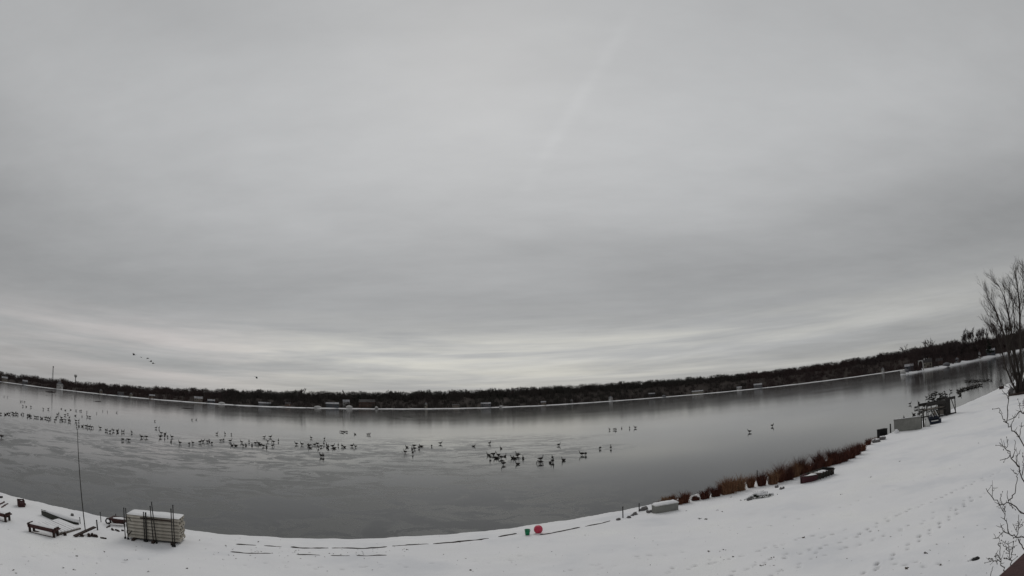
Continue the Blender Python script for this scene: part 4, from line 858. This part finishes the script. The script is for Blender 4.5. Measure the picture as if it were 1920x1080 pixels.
# ------------------------------------------------------------------ the big many-stemmed tree at the right
def branch_tree(name, base, stems, label, rnd, twig_r=.012, matn='bark', sub=3):
    """stems: list of (points, r0, r1); each grows side branches and twigs"""
    e = empty(name, base); tr = MB(); cr_ = []
    def twigs(p, d, l, r, lev):
        q = p + d*l; n_ = 3; prev = p; 
        for k in range(n_):
            nx_ = p + d*(l*(k+1)/n_) + Vector((rnd.gauss(0, 1), rnd.gauss(0, 1), rnd.gauss(0, .6)))*l*.035
            tri_prism(cr_, prev, nx_, r*(1-.75*k/n_), r*(1-.75*(k+1)/n_)+.002); prev = nx_
            if lev < sub:
                for _ in range(2):
                    v = Vector((rnd.gauss(0, 1), rnd.gauss(0, 1), rnd.gauss(0, .5))).normalized(); nd = (d+v*.62+Vector((0, 0, .22))).normalized(); twigs(prev, nd, l*rnd.uniform(.42, .65), r*.5, lev+1)
    for pts, r0, r1 in stems:
        pts = [Vector(p) for p in pts]; n = len(pts); rad = [r0+(r1-r0)*k/(n-1) for k in range(n)]
        tr.tube([p-base for p in pts], rad, 7)
        for i in range(1, n):
            seg = pts[i]-pts[i-1]
            for k in range(4 if i < n-1 else 7):
                f = rnd.uniform(.1, 1) if k else 1; s = pts[i-1]+seg*f-base; v = Vector((rnd.gauss(0, 1), rnd.gauss(0, 1), rnd.gauss(0, .3))).normalized(); nd = (seg.normalized()+v*.62+Vector((0, 0, .10))).normalized(); twigs(s, nd, seg.length*rnd.uniform(.45, .9)*(.6 if i < 3 else 1), max(rad[i]*.5, twig_r*1.5), 1)
    tr.build('trunk', matn, e, True); V = np.array([[tuple(v) for v in f] for f in cr_]); mesh_from_tris('crown', V, 'twig', e); tag(e, label, 'tree'); return e
pb = at(1909, 740); Db = math.hypot(pb.x, pb.y)
def tp(px, py, dd=0): d = ray(px, py); q = (Db+dd)/math.hypot(d.x, d.y); return CAM + d*q
rnd = random.Random(5)
branch_tree('big_bare_tree', Vector((pb.x, pb.y, pb.z-.3)), [
    ([tp(1908, 742), tp(1907, 715), tp(1893, 670, -1), tp(1882, 625, -2), tp(1868, 585, -2), tp(1851, 556, -3)], .27, .06),
    ([tp(1910, 742), tp(1912, 710, 1), tp(1900, 650, 1), tp(1893, 600, 2), tp(1884, 560, 2), tp(1873, 536, 3)], .26, .06),
    ([tp(1911, 742), tp(1916, 700, -1), tp(1912, 640, -1), tp(1912, 580, 0), tp(1908, 540, 0), tp(1904, 514, 1)], .27, .05),
    ([tp(1912, 742), tp(1924, 700, 0), tp(1924, 640, 0), tp(1922, 580, 0), tp(1921, 530, -1), tp(1924, 505, -1)], .27, .05),
    ([tp(1907, 738), tp(1895, 712, -2), tp(1886, 690, -3), tp(1878, 655, -4), tp(1870, 630, -4), tp(1856, 602, -5)], .17, .04),
    ([tp(1913, 742), tp(1934, 700, 2), tp(1942, 640, 2), tp(1944, 580, 3), tp(1946, 540, 3)], .23, .05),
    ([tp(1909, 735), tp(1903, 690, 2), tp(1898, 650, 3), tp(1902, 610, 3), tp(1900, 570, 4), tp(1892, 545, 4)], .17, .04)],
    'big bare many stemmed tree at the right edge of the picture', rnd, .022)
for k, (a_, D_, h_) in enumerate([(57.6, 150, 15), (58.4, 165, 17), (59.0, 140, 14), (59.8, 175, 18), (58.0, 185, 13), (60.8, 150, 16), (57.3, 172, 10)]):
    x, y = pol(a_, D_); e = empty('bare_tree', (x, y, gz(x, y)-.2)); T, C = bare_tree(80+k, h_, twigs=12, tw=.05, spread=.36, kids=(5, 4, 3), trunk_r=.22); mesh_from_tris('trunk', T, 'bark', e); mesh_from_tris('crown', C, 'woods', e)
    tag(e, 'reddish bare tree crowded behind the big many stemmed tree', 'tree', 'trees behind the big tree')
# brush and boulders at its foot
for i, (px, py, r_, lab) in enumerate([(1900, 739, .9, 'left snow dusted grey boulder at the foot of the big tree'), (1914, 737, 1.3, 'larger snow dusted grey boulder at the foot of the big tree')]):
    p = at(px, py); e = empty('boulder', p); MB().blob((0, 0, .35), (r_, r_*.8, r_*.8), 0, i+19, .3, 12, 8).build('stone', 'rock', e, True); MB().blob((0, .1, .35+r_*.55), (r_*.75, r_*.6, r_*.3), 0, i+22, .2, 10, 6).build('snow_cap', 'snow', e, True); tag(e, lab, 'boulder')
A_, B_ = at(1892, 743), at(1935, 737); b = MB(); ax = B_-A_; b.tube([Vector((0, 0, .05)), ax*.5+Vector((0, 0, .2)), ax+Vector((0, 0, .15))], [.22, .2, .17], 8); b.tube([ax*.02+Vector((0, 0, -.3)), ax*.02+Vector((0, 0, .6))], .1, 6); tag(b.build('fallen_log', 'dark_wood', loc=A_), 'dark fallen log at the foot of the big tree', 'log')

# ------------------------------------------------------------------ near shrub at the right edge
SD = 5.0
base = Vector(P_at(2040, 1000, SD)); base.z = gz(base.x, base.y)
e = empty('near_shrub', base); hub = Vector((base.x, base.y, base.z+1.2)); st = MB(); tw_ = MB(); bd = MB(); rnd = random.Random(11)
def sp(p, dd): return P_at(p[0], p[1], SD+dd)-base
def limb(pts, r0, r1, dd=0, to_hub=False, buds=True, tw=2):
    P = [sp(p, dd+.06*i) for i, p in enumerate(pts)]
    if to_hub: P = [hub-base + Vector((rnd.uniform(-.1, .1), rnd.uniform(-.1, .1), rnd.uniform(-.3, .6))), P[0].lerp(hub-base, .45)+Vector((0, 0, .15))] + P
    Q = []
    for i in range(len(P)-1):
        for k in range(3): Q.append(P[i].lerp(P[i+1], k/3)+Vector((rnd.gauss(0, 1), rnd.gauss(0, 1), rnd.gauss(0, 1)))*.006)
    Q.append(P[-1]); n = len(Q); r0 *= .78; r1 *= .8; (st if to_hub else tw_).tube(Q, [r0+(r1-r0)*k/(n-1) for k in range(n)], 6)
    if buds:
        for i in range(2 + (6 if to_hub else 0), n):
            d = (Q[i]-Q[i-1]).normalized()
            for _ in range(tw if rnd.random() < .38 else 0):
                v = Vector((rnd.gauss(0, 1), rnd.gauss(0, 1), rnd.gauss(.3, .8))).normalized(); l = rnd.uniform(.025, .075); q = Q[i]+(d*.6+v*.9).normalized()*l
                tw_.tube([Q[i], Q[i].lerp(q, .5)+v*.006, q], [.0028, .0022, .0015], 4)
                if rnd.random() < .45: bd.blob(q, (.0045, .0045, .007), 0, 1, .1, 5, 4)
R0 = .0085
limb([(1924, 842), (1919.5, 834), (1907, 815), (1895, 800), (1887, 792), (1890, 765), (1891, 745), (1890, 732)], R0, .005, 0, True, tw=1)
limb([(1887, 792), (1880, 785), (1876, 776), (1873, 765)], .006, .003); limb([(1891, 748), (1885, 740), (1878, 728)], .005, .003, .3); limb([(1895, 800), (1900, 788), (1904, 776)], .005, .003); limb([(1910, 819), (1914, 806), (1916, 792)], .005, .003)
limb([(1927, 915), (1920, 902), (1910, 876), (1900, 862), (1892, 847), (1885, 840), (1879, 837), (1874, 830)], R0, .004, .1, True, tw=1)
limb([(1899, 860), (1903, 848), (1904, 838), (1902, 825)], .006, .003, .3); limb([(1895, 854), (1887, 859), (1876, 862)], .006, .003, .2); limb([(1886, 841), (1889, 834), (1888, 828)], .004, .003, .3); limb([(1912, 880), (1908, 868), (1907, 858), (1911, 850)], .006, .003, .1); limb([(1916, 890), (1919, 872), (1917, 856)], .006, .003, .0)
limb([(1930, 970), (1920, 962), (1905, 951), (1892, 941), (1880, 945), (1872, 944), (1860, 932), (1852, 924), (1849, 916)], R0, .004, .2, True, tw=1)
limb([(1892, 941), (1899, 930), (1904, 917), (1907, 900), (1907, 890), (1902, 886), (1899, 881)], .007, .003, .4, tw=1); limb([(1860, 932), (1862, 925), (1861, 915)], .005, .003, .5); limb([(1892, 941), (1888, 930), (1889, 920)], .005, .003, .4); limb([(1880, 945), (1877, 938), (1877, 932)], .004, .003, .4); limb([(1893, 942), (1897, 948)], .004, .003, .4)
limb([(1930, 1009), (1920, 1009), (1907, 1007), (1898, 1004), (1890, 1000), (1887, 980), (1882, 960), (1876, 950), (1873, 946)], R0, .004, 0, True, tw=1)
limb([(1907, 1006), (1910, 992), (1911, 980), (1910, 965)], .006, .003, .2); limb([(1906, 998), (1902, 990), (1899, 982)], .004, .003, .2); limb([(1890, 1000), (1882, 997), (1875, 1002), (1865, 1010)], .006, .003, .3, tw=3); limb([(1885, 998), (1879, 990), (1876, 986)], .004, .003, .3); limb([(1882, 960), (1884, 952), (1884, 944)], .004, .003, .3)
limb([(1926, 1038), (1919, 1027), (1909, 1010)], .008, .006, -.2, True)
limb([(1884, 1072), (1880, 1061), (1875, 1047), (1874, 1027), (1872, 1007)], .006, .003, -.2, tw=1); limb([(1884, 1072), (1900, 1078), (1930, 1075)], .006, .007, -.2); limb([(1875, 1050), (1867, 1051), (1860, 1052), (1856, 1048)], .005, .003, 0); limb([(1875, 1048), (1871, 1042), (1867, 1040)], .004, .003, 0)
limb([(1897, 1062), (1895, 1050), (1891, 1030), (1891, 1015)], .006, .003, -.2); limb([(1892, 1033), (1886, 1028), (1881, 1023)], .004, .003, 0); limb([(1897, 1062), (1910, 1068), (1930, 1060)], .006, .007, -.2); limb([(1894, 1048), (1897, 1036), (1898, 1026)], .004, .003, -.1)
limb([(1930, 780), (1919, 775), (1912, 772), (1905, 779), (1900, 784)], .007, .003, .1, True); limb([(1912, 772), (1913, 764), (1911, 757)], .004, .003, .3); limb([(1926, 770), (1920, 760), (1917, 752)], .004, .003, .3)
limb([(1858, 1079), (1860, 1070), (1862, 1062)], .004, .003, -.2)
st.tube([Vector((0, 0, -.2)), Vector((.03, .02, .7)), hub-base+Vector((0, 0, .3))], [.05, .042, .03], 8)
st.build('stem', 'twig', e, True); tag(tw_.build('twigs', 'twig', e, True), kind='stuff'); tag(bd.build('buds', 'twig', e, True), kind='stuff'); tag(e, 'bare budding shrub reaching in from the right edge close to the camera', 'shrub')

# ------------------------------------------------------------------ deck railing in the lower right corner
ra, rb_ = ray(1866, 1083), ray(1922, 1032); RZ = CAM_H-.62
def onz(d): return CAM + d*((RZ-CAM_H)/d.z)
A_, B_ = onz(ra), onz(rb_); ax = (B_-A_).normalized(); sd_ = Vector((ax.y, -ax.x, 0)); e = empty('deck_railing', (A_.x, A_.y, RZ), math.atan2(ax.y, ax.x))
LR = 4.0
def rbox(x, y, z, s): return MB().box((x, y, z), s)
o = rbox(.6, -.075, -.02, (LR, .148, .038)).build('top_rail', 'red_wood', e); bv = o.modifiers.new('bevel', 'BEVEL'); bv.width = .006; bv.segments = 2
rbox(.6, -.075, -.095, (LR-.02, .04, .10)).build('upper_rail', 'red_wood', e); rbox(.6, -.075, -.90, (LR-.02, .04, .10)).build('lower_rail', 'red_wood', e)
for x in (-1.3, 2.5): rbox(x, -.075, -.60, (.09, .09, 1.12)).build('post', 'red_wood', e)
for k in range(22): rbox(-1.15+k*.165, -.075, -.50, (.035, .036, .70)).build('baluster', 'red_wood', e)
tag(e, 'dark reddish wooden deck railing in the lower right corner', 'railing')

# ------------------------------------------------------------------ geese
def goose_mesh(pose):
    b = MB(); n = 8
    def ring(x, z, ry_, rz_): return [(x, ry_*math.cos(t), z+rz_*math.sin(t)) for t in np.linspace(0, 6.283, n, endpoint=False)]
    zb = {'stand': .25, 'swim': .10, 'rest': .12, 'walk': .25, 'graze': .26}[pose]
    body = [(-.46, .06, .02, .015), (-.38, .04, .07, .04), (-.24, .01, .13, .10), (-.05, 0, .16, .14), (.12, .01, .155, .14), (.24, .04, .11, .11), (.30, .09, .065, .075)]
    b.loft([ring(x, zb+z, a, c) for x, z, a, c in body[:3]], 2, False); b.loft([ring(x, zb+z, a, c) for x, z, a, c in body[2:6]], 0, False); b.loft([ring(x, zb+z, a, c) for x, z, a, c in body[5:]], 2)
    if pose == 'graze': neck = [(.27, zb+.10), (.36, zb+.12), (.46, zb+.0), (.50, zb-.14), (.52, zb-.24)]; hd = (.55, zb-.28); bk = (.60, zb-.34)
    elif pose == 'rest': neck = [(.25, zb+.08), (.30, zb+.17), (.29, zb+.26), (.30, zb+.31)]; hd = (.34, zb+.34); bk = (.44, zb+.33)
    else: neck = [(.25, zb+.07), (.32, zb+.14), (.32, zb+.22), (.31, zb+.30), (.33, zb+.34)]; hd = (.37, zb+.37); bk = (.47, zb+.35)
    b.tube([(x, 0, z) for x, z in neck], [.075, .055, .045, .042, .040][:len(neck)], 6, 1); b.blob((hd[0], 0, hd[1]), (.06, .042, .045), 1, 0, 0, 7, 5); b.tube([(hd[0]+.04, 0, hd[1]), (bk[0], 0, bk[1])], [.022, .008], 5, 1)
    if pose in ('stand', 'walk', 'graze'):
        for s in (-1, 1): dx_ = .10*s if pose == 'walk' else 0; b.tube([(.02, s*.07, zb-.10), (.03+dx_*.5, s*.07, zb*.35), (.0+dx_, s*.07, .0)], [.030, .012, .008], 5, 1); b.tube([(dx_-.01, s*.07, .012), (dx_+.09, s*.07, .008)], [.014, .035], 5, 1)
    me = bpy.data.meshes.new('goose'); me.from_pydata(b.v, [], b.f); [me.materials.append(M[m]) for m in ('goose_body', 'goose_black', 'goose_pale')]; me.polygons.foreach_set('material_index', b.m); me.polygons.foreach_set('use_smooth', [True]*len(b.f)); me.update(); return me
GM = {p_: goose_mesh(p_) for p_ in ('stand', 'swim', 'rest', 'walk', 'graze')}
def flock(pts, where, group, poses):
    pts = sorted(pts); n = len(pts)
    for i, (px, py) in enumerate(pts):
        o = bpy.data.objects.new('goose', GM[random.choice(poses)]); col.objects.link(o); p = on_ice(px, py); o.location = (p.x, p.y, .002); o.rotation_euler.z = random.choice((0, math.pi, None)) if False else random.uniform(0, 6.283); o.scale = (random.uniform(.86, 1.04),)*3
        if n == 1: tag(o, 'dark goose standing alone on grey ice at the left edge', 'goose', group); continue
        tag(o, f'dark goose, {i+1}{"th" if 10 < (i+1) % 100 < 14 else {1: "st", 2: "nd", 3: "rd"}.get((i+1) % 10, "th")} from the left {where}', 'goose', group)
def z4(ox, oy, s): return lambda L_: [(ox+x/s, oy+y/s) for x, y in L_]
A4 = z4(0, 640, 4); B4 = z4(480, 640, 4); C6 = z4(880, 800, 6); D8 = z4(1620, 690, 8)
SM = ['stand', 'stand', 'walk', 'graze', 'rest']
flock(A4([(30, 415), (55, 420), (155, 455), (166, 452), (182, 455), (172, 490), (197, 492), (232, 496), (325, 513), (362, 512), (460, 508), (490, 519), (530, 516), (570, 522), (600, 525), (611, 525), (652, 534), (725, 542), (770, 527), (805, 532), (875, 536), (430, 555), (442, 545), (488, 558), (510, 550), (565, 560), (615, 565), (655, 568), (675, 573)]), 'of the scattered geese farthest out left', 'geese far out at the left', SM)
flock(A4([(5, 548), (40, 552), (55, 545), (70, 548), (95, 543), (105, 551), (118, 546), (125, 548), (135, 553), (160, 550), (175, 552), (205, 565), (214, 560), (222, 561), (232, 568), (262, 572), (270, 574), (285, 575), (305, 578), (315, 581), (340, 578), (355, 583), (370, 587), (380, 581), (410, 597), (420, 580), (460, 580), (450, 598), (465, 600), (470, 594), (490, 597), (515, 603), (525, 607), (520, 579), (570, 603), (590, 603)]), 'in the dense band left of the flag pole top', 'geese left of the flag pole', SM)
flock(A4([(575, 637), (592, 639), (618, 640), (645, 643), (658, 650), (670, 648), (685, 652), (752, 656), (792, 674), (803, 676), (825, 684), (850, 676), (880, 684), (883, 676), (915, 684), (928, 683), (988, 690), (922, 746), (965, 747), (1062, 724), (1098, 725), (1162, 602), (1170, 656), (1193, 657), (1210, 696), (1238, 696), (1203, 724), (1235, 722), (1258, 720), (1290, 724)]), 'in the string right of the flag pole top', 'geese right of the flag pole', SM)
flock(A4([(1283, 758), (1350, 770), (1418, 776), (1447, 770), (1440, 592), (1472, 590), (1500, 764), (1522, 758), (1555, 758), (1570, 755), (1590, 770), (1627, 698), (1688, 699), (1735, 702), (1655, 750), (1677, 747), (1727, 754), (1740, 785), (1768, 787), (1812, 763), (1825, 788), (1845, 782), (1868, 758), (1890, 782), (1915, 772)])+B4([(62, 724), (108, 724), (30, 778), (20, 772), (55, 791), (80, 797), (88, 757), (132, 762), (123, 792), (168, 753)]), 'in the flock straight beyond the dock stack', 'geese beyond the dock stack', SM)
flock(B4([(303, 776), (345, 780), (400, 790), (405, 803), (392, 785), (440, 782), (460, 777), (468, 803), (490, 794), (414, 730), (513, 737), (510, 778), (530, 787), (543, 803), (538, 795), (575, 794), (588, 804), (617, 787), (645, 792), (663, 797), (720, 792), (747, 797), (490, 868), (505, 868)]), 'in the flock left of the picture centre', 'geese left of centre', SM)
flock(B4([(640, 681), (652, 685), (665, 681), (680, 683), (743, 699), (838, 703), (850, 703)]), 'in the small far group above mid left', 'small far group of geese', SM)
flock(B4([(1132, 797), (1170, 810), (1188, 792), (1190, 812), (1222, 804), (1240, 792), (1120, 840), (1175, 847), (1318, 791), (1383, 772)]), 'in the small flock just left of centre', 'small flock near the centre', SM)
flock(B4([(1632, 790), (1752, 772), (1838, 805), (1745, 857), (1757, 880), (1780, 857), (1800, 878), (1818, 864), (1842, 881), (1868, 864), (1856, 927)])+C6([(487, 357), (515, 362), (548, 330), (540, 340), (605, 360), (545, 425)]), 'in the dark cluster above the green bucket', 'geese above the green bucket', ['stand', 'graze', 'rest', 'swim', 'walk'])
flock(C6([(802, 380), (800, 415), (935, 362), (910, 410), (940, 402), (1060, 382), (1005, 215), (1268, 322), (1310, 322), (1473, 252), (1592, 250)]), 'in the loose group right of the bucket cluster', 'loose geese right of the cluster', ['stand', 'walk', 'graze', 'swim'])
flock(C6([(1578, 40), (1628, 38), (1650, 40), (1714, 22), (1803, 22), (1868, 18)]), 'in the short row far out right of centre', 'short row of geese', SM)
flock([(1405.5, 811), (1448, 800)], 'of two lone geese on open ice', 'two lone geese', ['stand'])
flock([(3, 821)], 'lone one on grey ice at the left edge', 'lone goose', ['stand'])
flock(D8([(690, 552), (820, 525), (905, 595), (798, 608), (855, 650), (748, 705), (825, 716), (600, 756), (780, 612)]), 'of the geese scattered beyond the grey panel', 'geese beyond the grey panel', SM)
flock(D8([(940, 453), (985, 453), (965, 483), (1010, 423), (1015, 493), (1050, 403), (1075, 413), (1060, 473), (1090, 383), (1100, 483), (1115, 498), (1145, 413), (1165, 403), (1160, 433), (1190, 413), (1205, 373), (1225, 423), (1245, 413), (1280, 468), (1305, 358), (1285, 418), (1010, 453), (1040, 473), (1130, 393), (1025, 400), (1070, 375), (980, 430), (1150, 420), (1215, 408)]), 'in the crowd beyond the boat hoist', 'geese beyond the boat hoist', SM)
rw = [(1400+i*9+random.uniform(-4, 4), 352-i*2.35+random.uniform(-9, 12)) for i in range(42)] + [(1410+random.uniform(0, 40), 380+random.uniform(-25, 30)) for i in range(5)]
flock(D8(rw), 'in the dense line running out from the boat hoist', 'dense line of geese', SM)
flock(D8([(1520+i*15+random.uniform(-5, 5), 208-i*.8+random.uniform(-9, 9)) for i in range(27)]+[(1180, 155), (1195, 158), (1215, 152), (1240, 150), (1262, 152)]), 'in the far row before the big bare tree', 'far row of geese', SM)
# geese in the air
def flying(px, py, D, rz, flap, label):
    p = P_at(px, py, D); e = empty('flying_goose', p, rz); b = MB(); n = 8
    b.loft([[(x, a*math.cos(t), z+c*math.sin(t)) for t in np.linspace(0, 6.283, n, endpoint=False)] for x, z, a, c in ((-.45, .02, .03, .012), (-.25, 0, .12, .09), (0, 0, .15, .13), (.22, .02, .09, .09), (.36, .04, .045, .045), (.62, .06, .036, .036), (.72, .065, .05, .045), (.84, .05, .012, .012))]); b.build('body', 'goose_body', e, True)
    for s in (-1, 1): b = MB(); t0 = math.sin(flap)*.5; b.loft([[(x0, s*y, z), (x1, s*y, z), (x1-.02, s*y, z-.02), (x0+.02, s*y, z-.02)] for y, x0, x1, z in ((.08, -.22, .20, .03), (.40, -.26, .20, t0*.5), (.70, -.24, .08, t0*.9), (.92, -.16, -.06, t0*1.0))]); b.build('wing', 'goose_black', e)
    tag(e, label, 'goose', 'geese flying over the lake')
for i, (px, py, D, fl, lab) in enumerate([(251, 665.5, 165, 1.2, 'leftmost and largest of the five geese flying together'), (265, 670, 260, .2, 'second of the five flying geese from the left, a tiny one'), (277, 671.5, 200, -.6, 'third of the five flying geese from the left'), (283, 678, 185, 1.0, 'fourth of the five flying geese from the left'), (287, 681.5, 185, .6, 'rightmost and lowest of the five geese flying together'), (481, 707, 170, -1.2, 'lone goose flying low over the far houses')]): flying(px, py, D, random.uniform(-.6, .6)+(math.pi if i % 2 else 0)+.9, fl, lab)

# ------------------------------------------------------------------ debris showing on the snow
rnd = random.Random(9); V = []
spots = [(1507, 1008, 1.6), (1700, 1066, 1.5), (1733, 1037, 1.6), (1687, 865, 1.6), (1631, 895, 1.6), (1700, 1064, 1.3), (1765, 1060, 1.2), (1576, 927, 1.2), (1285, 958, 1.1), (1371, 932, 1.2), (1345, 957, 1.2), (1355, 959, 1.1), (1312, 972, 2.2), (1325, 973, 2.2), (1330, 1034, 1.4), (1358, 1031, 1.3), (1375, 1044, 1.3), (1430, 1060, 1.4), (1450, 1046, 1.3), (882, 1069, 1.3), (139, 1068, 1.2), (195, 1035, 1.3), (145, 1043, 1.4), (117, 1065, 1.2), (236, 1050, 1), (350, 1066, 1.2), (278, 1072, 1.0), (374, 1013, 1), (424, 1023, 1.1), (484, 1016, 1.3), (763, 1031, 1.1), (1857, 1048, 1.2), (1835, 831, 1.2), (1885, 1047, 1.0), (26, 1069, 1.2), (29, 1075, 1.0)]
for _ in range(260): spots.append((rnd.uniform(0, 1900), rnd.uniform(985, 1079), rnd.choice((.2, .3, .3, .4, .6))))
for _ in range(60): spots.append((rnd.uniform(400, 760), rnd.gauss(1036, 6), rnd.choice((.5, .7))))
for px, py, k in spots:
    p = at(px, py)
    if inland(p.x, p.y) < .4: continue
    for _ in range(4):
        c = Vector((p.x+rnd.gauss(0, .03)*k, p.y+rnd.gauss(0, .03)*k, p.z+.012)); a = rnd.uniform(0, 6.28); u = Vector((math.cos(a), math.sin(a), rnd.uniform(-.1, .5)))*.036*k; v = Vector((-math.sin(a), math.cos(a), rnd.uniform(0, .6)))*.022*k
        V += [c-u, c+v, c+u, c-u, c+u, c-v]
V = np.array([tuple(v) for v in V]); tag(np_mesh('leaf_litter', V, np.arange(len(V)).reshape(-1, 3), 'leaf'), 'scattered dead leaves and grass tips showing on the snow', 'leaves', kind='stuff')
p = at(1830, 1048); e = empty('half_buried_stone', p); MB().blob((0, 0, .0), (.17, .12, .06), 0, 4, .25, 10, 6).build('stone', 'black', e, True); MB().blob((-.13, .14, -.01), (.12, .09, .04), 0, 6, .3).build('snow_heap', 'snow', e, True); tag(e, 'black stone half sunk in the snow near the lower right corner', 'stone')
